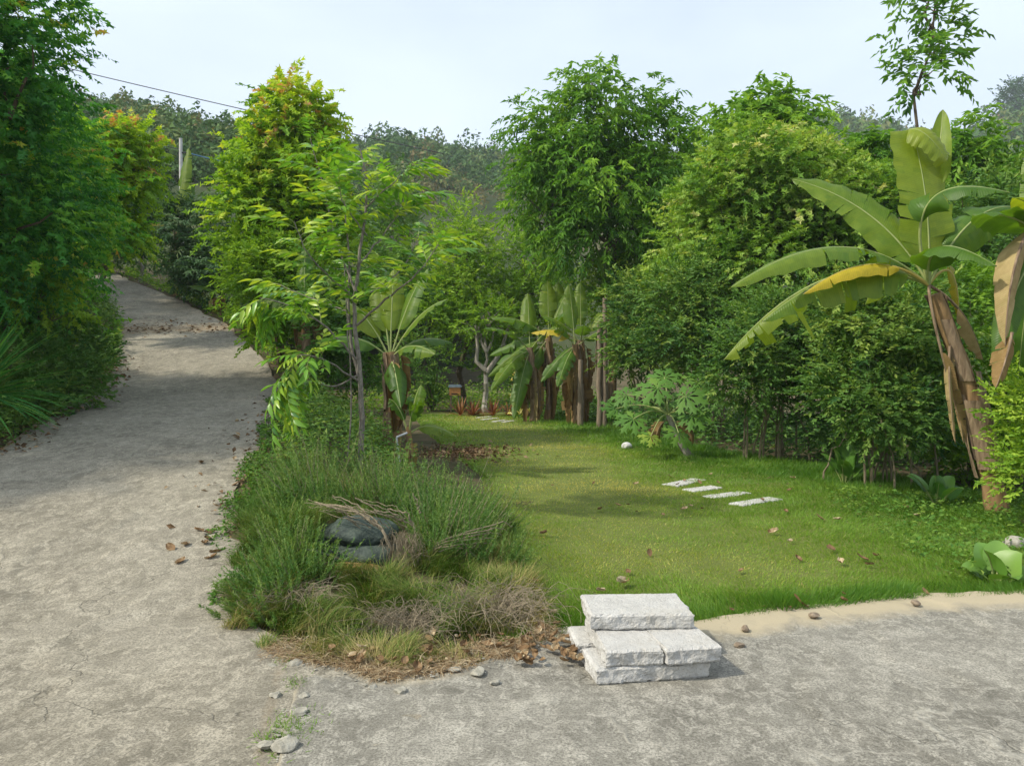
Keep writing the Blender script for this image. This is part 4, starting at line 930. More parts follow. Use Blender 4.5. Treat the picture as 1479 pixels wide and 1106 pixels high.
broad_plant('bluish leafy plant left of the orange box', on(-3.9, 27.5), 18, .8, .22, el=(30, 85), tint=.3)

def strap_plant(label, name, b, n, L, w, mat, cat='plant', el=(5, 85), droop=.35, az=(0, 360), tint=.5):
    root = thing(name, label, cat, b); t = np.linspace(0, 1, 9)
    for k in range(n):
        a = math.radians(rng.uniform(*az)); e = math.radians(rng.uniform(*el)); l = L * rng.uniform(.7, 1.1)
        d = np.array([math.cos(a) * math.cos(e), math.sin(a) * math.cos(e), math.sin(e)])
        P = b + d * (l * t)[:, None] - UP * (droop * l * math.cos(e) * t ** 2.2)[:, None]
        S = nrm(np.cross(d, UP)); ww = w * .5 * np.clip(1 - t ** 3, 0, 1) * np.clip(.5 + t * 3, 0, 1)
        V = np.stack([P + S * ww[:, None] + UP * ww[:, None] * .4, P, P - S * ww[:, None] + UP * ww[:, None] * .4], 1).reshape(-1, 3)
        i = np.arange(8)[:, None] * 3; j = np.arange(2)[None]
        g = Geo(); g.add(V, np.stack([i + j, i + j + 1, i + 4 + j, i + 3 + j], -1).reshape(-1, 4), np.clip(tint + rng.normal() * .2, 0, 1))
        g.build('leaf', M[mat], root, b)
    return root
strap_plant('large dark green strap leaved plant in the shade left of the lane', 'strap_leaf_plant', on(-6.95, 9.75, .45), 170, 1.6, .045, 'strap', el=(-5, 85), droop=.25, tint=.6)
for i, (px, py, n) in enumerate(((683, 588, 46), (712, 584, 40), (735, 580, 30), (665, 580, 26))):
    strap_plant(['red leaved rosette plant directly right below the orange box', 'red leaved rosette plant second in the red row at the end of the lawn', 'red leaved rosette plant next to the cream flowered shrub', 'pale red rosette plant right under the orange box'][i],
                'red_plant', np.array([(px - CX) / FPX * 26.6, 26.6, float(H((px - CX) / FPX * 26.6, 26.6))]), n, .78, .055, 'red', el=(10, 80), tint=.5 + .1 * i)
strap_plant('tall clump of arching reed grass behind the orange box', 'reed_clump', on(-3.2, 30.2), 130, 2.6, .06, 'cover', el=(50, 88), droop=1.2, tint=.5)
strap_plant('small tuft of bright strap leaves beside the wooden posts', 'strap_leaf_plant', ground_at(885, 612), 40, .8, .05, 'cover', el=(30, 88), tint=.45)
# ------------------------------------------------------------------ granite
m, nt, out = new_mat('white_granite')
n1 = noise(nt, 60, 5, .7); n2 = noise(nt, 8, 4, .6); n3 = noise(nt, 95, 4, .8)
col = ramp(nt, n2, [(.3, (.45, .44, .405)), (.7, (.6, .59, .55))])
col = mix(nt, mth(nt, 'MULTIPLY', ramp(nt, n3, [(.36, (1, 1, 1)), (.46, (0, 0, 0))]), .65), col, (.25, .24, .22))
col = mix(nt, mth(nt, 'MULTIPLY', ramp(nt, noise(nt, 3.5, 5, .7), [(.52, (0, 0, 0)), (.7, (1, 1, 1))]), .45), col, (.36, .32, .24))
principled(nt, out, col, .8, .3, bump(nt, n1, 1.0, .014)); M['granite'] = m

def stone_block(name, size, nx, ny, nz, rough_side=.012, rough_top=.003):
    """a sawn-top, split-sided block: box grid with displaced faces"""
    sx, sy, sz = size; V = {}; P = []; F = []
    seed = rng.random() * 50
    def vid(i, j, k):
        if (i, j, k) in V: return V[(i, j, k)]
        p = np.array([(i / nx - .5) * sx, (j / ny - .5) * sy, k / nz * sz])
        side = i in (0, nx) or j in (0, ny)
        nn = np.array([(i == nx) * 1. - (i == 0), (j == ny) * 1. - (j == 0), 0])
        h = float(fbm((p[0] + p[1]) * 22 + seed, p[2] * 26 + p[0] * 9 + seed, 4)) - .5
        p = p + nn * h * rough_side * 2.2 + np.array([0, 0, 1]) * (float(fbm(p[0] * 25 + seed, p[1] * 25, 3)) - .5) * rough_top * 2 * (k == nz)
        if side and k in (0, nz): p = p - nn * .004 * (1 + 2 * rng.random()) - np.array([0, 0, (k == nz) * .003 * (1 + 2 * rng.random())])
        V[(i, j, k)] = len(P); P.append(p); return V[(i, j, k)]
    for i in range(nx):
        for j in range(ny):
            F += [[vid(i, j, nz), vid(i + 1, j, nz), vid(i + 1, j + 1, nz), vid(i, j + 1, nz)], [vid(i, j, 0), vid(i, j + 1, 0), vid(i + 1, j + 1, 0), vid(i + 1, j, 0)]]
    for k in range(nz):
        for i in range(nx):
            F += [[vid(i, 0, k), vid(i + 1, 0, k), vid(i + 1, 0, k + 1), vid(i, 0, k + 1)], [vid(i, ny, k), vid(i, ny, k + 1), vid(i + 1, ny, k + 1), vid(i + 1, ny, k)]]
        for j in range(ny):
            F += [[vid(0, j, k), vid(0, j, k + 1), vid(0, j + 1, k + 1), vid(0, j + 1, k)], [vid(nx, j, k), vid(nx, j + 1, k), vid(nx, j + 1, k + 1), vid(nx, j, k + 1)]]
    g = Geo(); g.add(np.array(P), F, .5); return g.mesh(name, M['granite'])
def slab(label, ctr, size, rot, z, tilt=0):
    o = link('granite_slab', stone_block('granite_slab', size, 44, 26, 8), None, (ctr[0], ctr[1], z))
    o.rotation_euler = (tilt, 0, rot); tag(o, label, 'slab', 'white granite slabs stacked on the concrete')
def corner(px, py, z, Y=None):
    r = ray(px, py); s = (z - CAM_H) / r[2]; return np.array([0, 0, CAM_H]) + r * s
TZ = .035
def slab_from(label, fl, fr, depth, zt, th, tilt=0, z0=None):
    """front top corners of a slab given as picture points on the plane z = zt"""
    a = corner(*fl, zt); b = corner(*fr, zt); d = b - a; w = np.linalg.norm(d[:2]); rot = math.atan2(d[1], d[0])
    nv = np.array([-math.sin(rot), math.cos(rot)]); c = (a[:2] + b[:2]) / 2 + nv * depth / 2
    slab(label, c, (w, depth, th), rot, zt - th, tilt); return w, rot
h = .082
slab_from('lowest granite slab of the stack, lying across the front', (862, 966), (1026, 955), .3, TZ + h, h)
slab_from('lowest granite slab at the back left of the stack, jutting out to the left', (834, 930), (1000, 923), .3, TZ + h - .004, h - .004)
slab_from('granite slab in the middle layer on the left, next to the leaf litter', (876, 940), (958, 937), .56, TZ + 2 * h + .002, h)
slab_from('granite slab in the middle layer on the right, overhanging the shadow', (964, 938), (1043, 932), .5, TZ + 2 * h + .006, h)
slab_from('topmost granite slab of the stack', (853, 888), (1004, 886), .39, TZ + 3 * h + .008, h)

def plank(label, fl, fr, depth, grp):
    a, b = ground_at(*fl), ground_at(*fr); d = b - a; rot = math.atan2(d[1], d[0]); w = np.linalg.norm(d[:2])
    c = (a + b) / 2 + np.array([-math.sin(rot), math.cos(rot), 0]) * depth / 2
    o = link('stepping_stone', stone_block('stepping_stone', (w, depth, .1), 26, 10, 3, .018), None, (c[0], c[1], float(lawn_z(c[0], c[1])) - .083))
    o.rotation_euler = (0, 0, rot); tag(o, label, 'stepping stone', grp)
gp = 'white stepping stones sunk in the lawn'
plank('farthest white stepping stone of the near row, a brown leaf on it', (979, 706), (1022, 697), .26, gp)
plank('second white stepping stone of the near row, a brown leaf at its end', (1003, 714), (1046, 708), .24, gp)
plank('third white stepping stone of the near row, thin and clean', (1032, 724), (1087, 716), .22, gp)
plank('nearest and longest white stepping stone of the row', (1073, 736), (1132, 726), .22, gp)
gp2 = 'thin pale stepping stones far down the lawn'
for fl, fr, lb in (((691, 605), (712, 603), 'far pale stepping stone at the left end of the distant group'), ((700, 608), (722, 605.5), 'far pale stepping stone second from left in the distant group'),
                   ((716, 610.5), (734, 608), 'far pale stepping stone second from right in the distant group'), ((730, 611), (746, 608.5), 'far pale stepping stone at the right end of the distant group')):
    plank(lb, fl, fr, .16, gp2)

# ------------------------------------------------------------------ rocks
def ico(n=3):
    import bmesh
    bm = bmesh.new(); bmesh.ops.create_icosphere(bm, subdivisions=n, radius=1)
    V = np.array([v.co[:] for v in bm.verts]); F = np.array([[v.index for v in f.verts] for f in bm.faces]); bm.free(); return V, F
ICO = {k: ico(k) for k in (1, 2, 3, 4)}
def rock_mesh(name, size, mat, sub=3, rough=.18, facets=0):
    V, F = ICO[sub]; V = V.copy(); s = rng.random() * 40
    d = fbm(V[:, 0] * 1.6 + V[:, 2] * .9 + s, V[:, 1] * 1.6 + s * 2 - V[:, 2] * .7, 4) - .5
    V = V * (1 + rough * 2 * d)[:, None]
    for k in range(facets):
        n = nrm(rng.normal(size=3)); c = rng.uniform(.55, .85); q_ = V @ n; V = V - np.maximum(q_ - c, 0)[:, None] * n
    g = Geo(); g.add(V * np.asarray(size), F, .5); return g.mesh(name, M[mat], smooth_shade=facets == 0)
M['darkrock'] = plain_mat('dark_green_stone', (.012, .024, .022), (.085, .11, .085), 7, .65, .3, 1.0, .04)
M['ochre'] = plain_mat('ochre_stone', (.14, .08, .025), (.34, .22, .09), 14, .8, .2, .8, .03)
M['rubble'] = plain_mat('pale_rubble', (.2, .19, .15), (.42, .4, .33), 25, .9, .2, .8, .02)
M['brownstone'] = plain_mat('brown_pebble', (.12, .09, .06), (.3, .24, .17), 30, .8, .3, .5)
M['whitestone'] = plain_mat('white_stone', (.45, .44, .42), (.75, .74, .72), 18, .7, .3, .5)
def rock(label, p, size, mat, rot=0, name='rock', sub=3, rough=.18, facets=0, group=None, tilt=0, cat='rock'):
    o = link(name, rock_mesh(name, size, mat, sub, rough, facets), None, p); o.rotation_euler = (tilt, 0, rot); return tag(o, label, cat, group)
r1 = at(526, 802, 5.75); r2 = at(522, 768, 5.85)
rock('lower dark blue green boulder under the rosemary', r1, (.3, .24, .125), 'darkrock', .15, sub=4, rough=.2, facets=0)
rock('upper dark blue green boulder under the rosemary', r2, (.29, .25, .12), 'darkrock', -.1, sub=4, rough=.2, facets=0)
rock('dark shaded boulder at the left of the boulder hollow', at(468, 785, 5.9), (.16, .2, .16), 'darkrock', .4, sub=3)
rock('wedge of ochre brown rock below the dark boulders', at(512, 828, 5.5), (.23, .14, .085), 'ochre', -.35, sub=4, rough=.25, facets=6, tilt=.1)
rock('white rock lying on the far lawn', ground_at(905, 648) + np.array([0, 0, .05]), (.12, .1, .09), 'whitestone', .4, facets=6)
rock('round pale stone in the weeds at the right edge of the lawn', ground_at(1466, 792) + np.array([0, 0, .04]), (.11, .09, .08), 'rubble', .3)
for lb, px, py, s in (('large broken concrete lump in the joint between lane and apron', 412, 1078, .075), ('small concrete lump left of the largest lump in the joint', 384, 1076, .045), ('concrete lump where the joint meets the planting', 428, 958, .055),
                      ('small concrete lump left of the joint top', 393, 961, .035), ('flat concrete chip in the middle of the joint', 432, 1030, .05), ('concrete chip just below the grass tuft of the joint', 440, 1005, .035), ('thin concrete chip lying on the lane by the joint', 398, 1003, .04),
                      ('tan stone at the edge of the planting on the apron', 578, 998, .045), ('pale stone in the dry soil at the apron edge', 655, 968, .045), ('pale flat stone in the dry soil right of the pale stone', 690, 972, .06), ('small pale stone on the apron edge by the dry soil', 715, 985, .035), ('small tan stone at the left of the dry soil strip', 538, 992, .03)):
    p = corner(px, py, .04); s *= .72; rock(lb, p + UP * s * .1, (s * 1.25, s, s * .5), 'rubble', rng.random() * 3, 'rubble', 3, .4, 9, 'broken concrete and stones at the apron edge', cat='stone')
for lb, px, py, s in (('brown pebble right of the slab stack', 1068, 933, .03), ('tan pebble on the sandy edge right of the stack', 1077, 909, .028), ('grey brown pebble at the lawn edge', 1176, 890, .03), ('pebble at the lawn edge farther right', 1323, 872, .03)):
    p = corner(px, py, .045); rock(lb, p + UP * .008, (s * 1.2, s, s * .7), 'brownstone', rng.random() * 3, 'pebble', 2, .2, 3, 'loose pebbles on the apron', cat='pebble')

# ------------------------------------------------------------------ rosemary
def rosemary(label, blobs, twist, name='rosemary_bush', tint=.5):
    """blobs: base point, spread, number of stems, length, lean vector"""
    b0 = blobs[0][0]; root = thing(name, label, 'bush', b0)
    g = Geo(); w = Geo()
    for b, sp, n, ln, lean in blobs:
        nc = max(3, n // 14); cr_ = np.sqrt(rng.random(nc)) * sp; ca = rng.random(nc) * 2 * PI; ct = rng.normal(size=nc) * .16; chh = rng.uniform(.65, 1.2, nc)
        ci = rng.integers(0, nc, n); ox, oy = rng.normal(size=n) * .055, rng.normal(size=n) * .055
        lx, ly = cr_[ci] * np.cos(ca[ci]) + ox, cr_[ci] * np.sin(ca[ci]) + oy
        r = np.hypot(lx, ly); a = np.arctan2(ly, lx)
        q0 = np.stack([b[0] + lx, b[1] + ly, np.zeros(n)], -1); q0[:, 2] = H(q0[:, 0], q0[:, 1]) + .02
        d = nrm(np.stack([np.cos(a) * r / sp * .55, np.sin(a) * r / sp * .55, np.ones(n) * .85], -1) + np.stack([ox, oy, ox * 0], -1) * 6 + np.asarray(lean) + rng.normal(size=(n, 3)) * .22)
        l = ln * (.55 + .6 * rng.random(n)) * (1 - .25 * np.minimum(r / sp, 1.2)) * chh[ci]; k = 46
        t = np.linspace(.12, 1, k)
        bend = UP[None] * .25 * l[:, None]
        P = q0[:, None] + d[:, None] * (l[:, None] * t[None])[..., None] + bend[:, None] * (t ** 2)[None, :, None]
        T = nrm(d[:, None] + (bend / l[:, None])[:, None] * (2 * t)[None, :, None])
        an = rng.random((n, k)) * 2 * PI
        rd = nrm(np.cross(T, np.stack([np.cos(an), np.sin(an), an * 0 + .3], -1)))
        D = T * .75 + rd * .75; N = rng.normal(size=(n, k, 3))
        L = (.026 + .012 * rng.random((n, k))) * (1.1 - .5 * t[None]); 
        tt = np.clip(tint + ct[ci][:, None] + .12 * rng.normal(size=(n, 1)) + .3 * (t[None] - .5) + .08 * rng.normal(size=(n, k)), 0, 1)
        keep = (t[None] > .3 * rng.random((n, 1)) + .1)
        g.leaves(P[keep], D[keep], N[keep], L[keep], .007, 'needle', tt[keep])
        for i in range(n):
            if i % 6 == 0: w.tube(np.vstack([q0[i][None], P[i, ::9]]), np.linspace(.004, .0015, 1 + len(P[i, ::9])), 3, cap=False)
    o = g.build('needles', M['rosemary'], root, b0); o['kind'] = 'stuff'
    for pts, rad in twist:
        w2 = np.array([at(*p) for p in pts]); n = 14; tt = np.linspace(0, len(w2) - 1, n)
        line = np.stack([np.interp(tt, np.arange(len(w2)), w2[:, i]) for i in range(3)], -1); line[1:-1] = (line[:-2] + line[1:-1] * 2 + line[2:]) / 4 + rng.normal(size=(n - 2, 3)) * .006
        w.tube(line, np.linspace(rad, rad * .5, n), 6)
    o = w.build('stems', M['twig'], root, b0); o['kind'] = 'stuff'
    return root
tw = [([(570, 825, 5.6), (567, 790, 5.5), (545, 755, 5.55), (505, 735, 5.7), (455, 725, 5.9)], .014), ([(560, 775, 5.55), (530, 745, 5.5), (490, 735, 5.6)], .008), ([(545, 755, 5.6), (520, 730, 5.7), (480, 715, 5.9)], .006),
      ([(600, 765, 5.7), (588, 740, 5.7), (560, 735, 5.8)], .009), ([(608, 740, 5.6), (597, 712, 5.6)], .007), ([(596, 760, 5.65), (570, 742, 5.6), (540, 737, 5.6)], .006)]
for k in range(16):
    x0 = rng.uniform(470, 560); tw.append(([(x0 + 40, 755 + rng.uniform(-8, 8), 5.65), (x0 + 10, 742 + rng.uniform(-12, 8), 5.6), (x0 - 35, 735 + rng.uniform(-18, 10), 5.7)], .004))
rosemary('tall rosemary bush arching over the dark boulders', [(on(-1.55, 6.9), .62, 340, .46, (-.1, -.1, 0)), (on(-1.0, 6.9), .5, 260, .48, (0, 0, 0)), (on(-.5, 6.7), .35, 170, .5, (.1, 0, 0)), (on(-1.8, 6.3), .26, 110, .33, (-.2, -.3, 0))], tw)
tw = []
for k in range(6): tw.append(([(612, 818, 5.75), (630, 795 - 3 * k, 5.6 + .02 * k), (660 + 14 * k, 792 - 8 * k, 5.65), (700 + 8 * k, 790 - 6 * k, 5.8)], .006))
rosemary('upright rosemary bush on the lawn side of the boulders', [(on(-.62, 5.95), .26, 200, .62, (.1, 0, 0)), (on(-.3, 6.0), .22, 120, .5, (.25, 0, 0)), (on(-.1, 5.7), .16, 45, .3, (.4, -.1, 0))], tw, tint=.45)
tw = []
for k in range(26): 
    y0 = rng.uniform(850, 925); tw.append(([(rng.uniform(420, 500), y0 - 5, 4.95), (rng.uniform(370, 400), y0 + rng.uniform(-10, 10), 4.9), (rng.uniform(310, 340), y0 + rng.uniform(-20, 12), 4.9)], .0045))
rosemary('sprawling rosemary bush spreading over the lane edge with woody stems', [(on(-1.5, 5.15), .24, 150, .27, (-.2, -.2, 0)), (on(-1.62, 5.55), .22, 140, .28, (-.1, 0, 0)), (on(-1.5, 4.75), .18, 110, .24, (-.5, -.25, -.25)), (on(-1.7, 4.95), .12, 70, .24, (-.9, -.1, -.35))], tw)

# ------------------------------------------------------------------ long grass, creeping cover, dry stalks in the planting
def in_mound(x, y): 
    return (x > road_r(y) + .12 + .25 * (fbm(x * 4, y * 4, 2) - .5)) & (x < lawn_l(y) + .1) & (y > front(x) + .02)
g = Geo(); n = 150000
x = rng.uniform(-2.4, .5, n); y = 3.8 + 4.2 * rng.random(n) ** 1.25
clump = fbm(x * 3.2 + 7, y * 3.2 + 2, 3); dry = fbm(x * 1.5 + 31, y * 1.5 + 12, 3)
ok = in_mound(x, y) & (clump > .36 + .12 * rng.random(n)) & (rng.random(n) < .55 + .45 * smooth(.0, .3, y - front(x)))
ok &= ~((np.abs(x + 1.13) < .38) & (y > 5.3) & (y < 6.2))
x, y, clump, dry = x[ok], y[ok], clump[ok], dry[ok]; n = len(x)
h_ = .1 * (.5 + .8 * rng.random(n)) * (.35 + 1.5 * (clump - .3)) * 1.7 * (.4 + .6 * smooth(0, .5, y - front(x)))
a = fbm(x * 2.6, y * 2.6 + 50, 2) * 14 + rng.normal(size=n) * .7
D = np.stack([np.cos(a) * .7, np.sin(a) * .7 - .1, .5 + .7 * rng.random(n)], -1)
t = np.clip(.3 + 1.6 * (dry - .5) + .2 * rng.normal(size=n) + .35 * smooth(.7, .1, y - front(x)), 0, 1)
g.leaves(np.stack([x, y, H(x, y) - .005], -1), D, UP + rng.normal(size=(n, 3)) * .2, h_ * 1.5, .0042, 'bent', t)
tag(g.build('long_grass', M['longgrass']), 'tangled green and straw coloured grass in the front of the planting', kind='stuff')

g = Geo(); n = 13000                                                  # flattened straw on the front rim
x = rng.uniform(-1.35, .25, n); y = front(x) + .02 + np.abs(rng.normal(size=n)) * .13 - .03
ok = fbm(x * 4 + 3, y * 4, 3) > .34 + .2 * rng.random(n); x, y = x[ok], y[ok]; n = len(x)
g.leaves(np.stack([x, y, np.maximum(H(x, y), .015) + .03 * rng.random(n) + .012], -1), np.stack([rng.normal(size=n), rng.normal(size=n) * .6 - .2, rng.normal(size=n) * .18], -1), UP + rng.normal(size=(n, 3)) * .4, .05 + .06 * rng.random(n), .0032, 'bent', .5 + .5 * rng.random(n))
tag(g.build('straw', M['dry']), 'flattened brown straw along the front rim of the planting', kind='stuff')

def dry_clump(label, c, n, r, hgt):
    root = thing('dry_plant', label, 'plant', c); g = Geo()
    for i in range(n):
        a = rng.random() * 2 * PI; q0 = c + np.array([rng.normal() * r * .35, rng.normal() * r * .35, 0]); rr = r * rng.uniform(.5, 1.2)
        k = 6; t = np.linspace(0, 1, k); sw = a + rng.normal() * .8 * t
        P = np.stack([q0[0] + np.cos(sw) * rr * t, q0[1] + np.sin(sw) * rr * t, q0[2] + hgt * np.sin(t * PI * rng.uniform(.6, .95)) * rng.uniform(.5, 1.2)], -1) + rng.normal(size=(k, 3)) * .006
        g.tube(P, np.linspace(.0022, .001, k), 3, cap=False)
    o = g.build('stalks', M['twig'], root, c); o['kind'] = 'stuff'
dry_clump('tangle of dry stalks left of the slab stack', on(-.1, 4.75), 300, .36, .2)
dry_clump('tangle of dry stalks in the middle of the grassy planting', on(-.62, 4.55), 220, .3, .15)
dry_clump('dry brown stalks among the sprawling rosemary', on(-1.38, 4.85), 200, .26, .13)
dry_clump('dry grass tuft beside the lower dark boulder', on(-.78, 5.55), 140, .14, .22)

def ground_cover(name, label, n, region, hgt, lf, wd, mat, tint, tamp=.18, dens=.45):
    g = Geo(); x, y = region(n)
    c = fbm(x * 2.7 + 3, y * 2.7 + 9, 3); ok = c > dens * rng.random(len(x)) + .22
    x, y, c = x[ok], y[ok], c[ok]; n = len(x)
    P = np.stack([x, y, H(x, y) + hgt * rng.random(n) * (c * 1.8) + .005], -1)
    D = rng.normal(size=(n, 3)) * np.array([1, 1, .3]) + UP * .2; N = UP + rng.normal(size=(n, 3)) * .4
    far = np.interp(y, [4, 8, 20], [1, 1.2, 2.2])
    L = lf * far * (.6 + .8 * rng.random(n)); g.leaves(P, D, N, L, L * wd, 'ovate', np.clip(tint + tamp * rng.normal(size=n) + .5 * (c - .5), 0, 1))
    tag(g.build(name, M[mat]), label, kind='stuff')
def reg1(n):
    y = 4.9 + 9 * rng.random(n) ** 1.2; e = rng.random(n) ** 1.6 * .75
    return road_r(y) - .05 + .5 * (fbm(y * 2.2, y * 0 + 4, 3) - .45) + e, y
ground_cover('ground_cover', 'bright green creeping plants along the right edge of the lane', 17000, reg1, .09, .032, .55, 'cover', .5)
def reg1b(n):
    y = 7.5 + 6 * rng.random(n); return road_r(y) + .25 + rng.random(n) ** .8 * 1.6, y
ground_cover('undergrowth', 'leafy green undergrowth round the foot of the sapling', 12000, reg1b, .5, .05, .45, 'shrub', .6)
def reg2(n):
    y = rng.uniform(5.6, 9.3, n); x = rng.uniform(3.3, 6.4, n); ok = x > 2.55 + .36 * (y - 5.3) + (8.6 - y) * .2
    return x[ok], y[ok]
ground_cover('weeds', 'light green low weeds at the right end of the lawn', 9000, reg2, .13, .04, .6, 'cover', .62)
def reg3(n):
    y = rng.uniform(7, 33, n); return road_l(y) + .1 - rng.random(n) ** 1.5 * 2.2, y
ground_cover('undergrowth', 'dark low undergrowth along the left edge of the lane', 26000, reg3, .45, .05, .5, 'shrub', .45)
def reg4(n):
    y = rng.uniform(9, 28, n); return lawn_r(y) + .1 + rng.random(n) * 5, y
ground_cover('undergrowth', 'dark green undergrowth below the shrubs at the right of the lawn', 34000, reg4, .6, .06, .5, 'shrub', .3)
def reg5(n):
    y = rng.uniform(28.5, 40, n); return rng.uniform(-7, 4, n), y
ground_cover('undergrowth', 'mixed low plants at the far end of the lawn', 12000, reg5, .6, .07, .5, 'lime_bush', .4)
def reg6(n):
    y = rng.uniform(13.5, 34, n); e = rng.random(n); return road_r(y) + .1 + e * 1.4, y
ground_cover('undergrowth', 'brownish leafy growth on the right bank of the upper lane', 9000, reg6, .35, .06, .4, 'lime_bush', .3, .25)
# grass in the joint
g = Geo(); 
for px, py, s, n in ((425, 1055, .1, 900), (412, 960, .05, 500), (425, 990, .05, 220)):
    c = corner(px, py, .02); x = c[0] + rng.normal(size=n) * s * .6; y = c[1] + rng.normal(size=n) * s
    g.leaves(np.stack([x, y, x * 0 + .015], -1), rng.normal(size=(n, 3)) * np.array([1, 1, .2]) + UP * .6, rng.normal(size=(n, 3)) + UP, .035 + .03 * rng.random(n), .005, 'bent', .2 + .3 * rng.random(n))
tag(g.build('joint_grass', M['grass']), 'small grass growing in the joint between lane and apron', kind='stuff')
# loose small debris on the apron rim and the joint
g = Geo(); V, F = ICO[1]
for k in range(420):
    if k < 200: px, py = rng.uniform(430, 830), 0; X_ = (px - CX) / FPX * 4; p = np.array([X_, float(front(X_)) - .0 + rng.normal() * .08, .045])
    else: c = corner(rng.normal(420, 14), rng.uniform(950, 1106), .03); p = c
    s = rng.uniform(.003, .009); g.add(V * np.array([s * 1.3, s, s * .6]) + p, F, rng.random())
tag(g.build('debris', M['rubble']), 'crumbs of broken concrete along the apron edge', kind='stuff')

# ------------------------------------------------------------------ the sapling in front
def sapling_leaf_mesh(nl, L, lf, seedt):
    g = Geo(); t = np.linspace(0, 1, 9); P = np.stack([L * t, 0 * t, -.28 * L * t ** 2], -1)
    for k in range(nl):
        f = .18 + .82 * k / (nl - 1); c = np.array([L * f, 0, -.28 * L * f * f]); last = k == nl - 1
        sd = 0 if last else (1 if k % 2 else -1); ln = lf * (.8 + .4 * rng.random()) * (1 - .3 * abs(f - .6))
        d = nrm(np.array([.75 if not last else 1, sd * .75, -.35 + rng.normal() * .15])); s = nrm(np.cross(d, UP) + np.array([0, 0, rng.normal() * .35])); n = np.cross(s, d)
        tt = np.linspace(0, 1, 6); w = ln * .17 * np.sin(tt ** .75 * PI) ** .85
        Q = c + d * (ln * tt)[:, None] - UP * (.35 * ln * tt ** 2)[:, None]
        V = np.stack([Q + s * w[:, None] - n * (w * -.35)[:, None], Q, Q - s * w[:, None] + n * (w * .35)[:, None]], 1).reshape(-1, 3)
        i = np.arange(5)[:, None] * 3; j = np.arange(2)[None]
        g.add(V, np.stack([i + j, i + j + 1, i + 4 + j, i + 3 + j], -1).reshape(-1, 4), np.clip(seedt + .16 * rng.normal(), 0, 1))
    g.tube(P, np.linspace(.004, .0015, 9), 4, .9, 1, False)
    return g.mesh('leaf', [M['sapling'], M['midrib']], smooth_shade=True)
LV = [sapling_leaf_mesh(n, l, f, s) for n, l, f, s in ((11, .5, .17, .5), (9, .42, .18, .65), (13, .58, .16, .4), (9, .4, .16, .85), (7, .3, .17, .7))]
b = on(-1.62, 8.0); O = b
root = thing('sapling', 'slim grey stemmed sapling with drooping light green leaves in front of the banana plant', 'tree', b)
g = Geo(); d0 = 8.0
def A_(px, py, dd=0): return at(px, py, d0 + dd)
def stem(pts, r0, r1, n=14, sides=8):
    w = np.array(pts, float); tt = np.linspace(0, len(w) - 1, n); l = np.stack([np.interp(tt, np.arange(len(w)), w[:, i]) for i in range(3)], -1)
    l[1:-1] = (l[:-2] + 2 * l[1:-1] + l[2:]) / 4 + rng.normal(size=(n - 2, 3)) * .006; g.tube(l, np.linspace(r0, r1, n), sides); return l
trunk = stem([b - UP * .05, A_(524, 600), A_(520, 540), A_(513, 470), A_(512, 420), A_(525, 330), A_(532, 260), A_(520, 215)], .034, .008, 22)
br = [stem([A_(519, 550), A_(505, 490, .1), A_(504, 430, .1), A_(503, 350, .1), A_(497, 280, .2)], .02, .006),
      stem([A_(514, 430), A_(480, 405, -.2), A_(445, 370, -.4), A_(425, 320, -.5)], .013, .004),
      stem([A_(515, 470), A_(560, 430, -.3), A_(600, 400, -.5), A_(640, 345, -.6)], .014, .004),
      stem([A_(513, 432), A_(550, 415, .3), A_(585, 385, .5), A_(605, 340, .6)], .012, .004),
      stem([A_(520, 380), A_(550, 345, .2), A_(575, 310, .2), A_(590, 270, .2)], .011, .003),
      stem([A_(512, 420), A_(480, 330, .2), A_(465, 260, .3), A_(448, 200, .3)], .012, .003),
      stem([A_(516, 520), A_(470, 470, -.3), A_(420, 440, -.5), A_(375, 430, -.6)], .013, .003),
      stem([A_(518, 550), A_(470, 520, -.4), A_(430, 510, -.6), A_(405, 560, -.7)], .012, .003),
      stem([A_(504, 450), A_(450, 430, .2), A_(400, 410, .3)], .009, .003),
      stem([A_(528, 300), A_(560, 270, -.2), A_(590, 245, -.3)], .009, .003),
      stem([A_(520, 540), A_(480, 560, -.2), A_(440, 550, -.3), A_(420, 600, -.4)], .01, .003),
      stem([A_(530, 340), A_(500, 300, -.3), A_(480, 250, -.4)], .008, .003)]
stick = stem([on(-1.72, 7.95), A_(508, 560, -.05), A_(500, 440, -.05), A_(497, 380, 0)], .009, .005)
g.build('trunk', M['bark_grey'], root, O, True)
def put_leaf(p, d, k, s):
    o = bpy.data.objects.new('leaf', LV[k]); C.objects.link(o); o.parent = root
    d = nrm(d); y = nrm(np.cross(UP, d) + rng.normal(size=3) * .15); z = np.cross(d, y)
    o.matrix_local = Matrix.Translation(Vector(p - O)) @ Matrix([[d[0] * s, y[0] * s, z[0] * s, 0], [d[1] * s, y[1] * s, z[1] * s, 0], [d[2] * s, y[2] * s, z[2] * s, 0], [0, 0, 0, 1]])
cnt = 0
for bi, l in enumerate([trunk] + br):
    n = len(l); w = [20, 17, 17, 16, 14, 13, 18, 21, 21, 13, 12, 15, 12][bi]
    for q_ in range(w):
        f = (.45 if bi == 0 else .35) + (.65 if bi else .55) * (q_ + rng.random()) / w; f = min(f, 1) * (n - 1); i = min(int(f), n - 2); p = l[i] + (l[i + 1] - l[i]) * (f - i)
        T = nrm(l[i + 1] - l[i]); a = rng.random() * 2 * PI
        d = np.array([math.cos(a), math.sin(a) * .8, 0]) * .8 + T * .6 + UP * rng.uniform(-.25, .35)
        if bi in (7, 8, 11) and f > n * .6: d = d * .6 - UP * .5 + np.array([-.3, 0, 0])
        put_leaf(p, d, int(rng.integers(0, 5)), rng.uniform(.58, .92)); cnt += 1
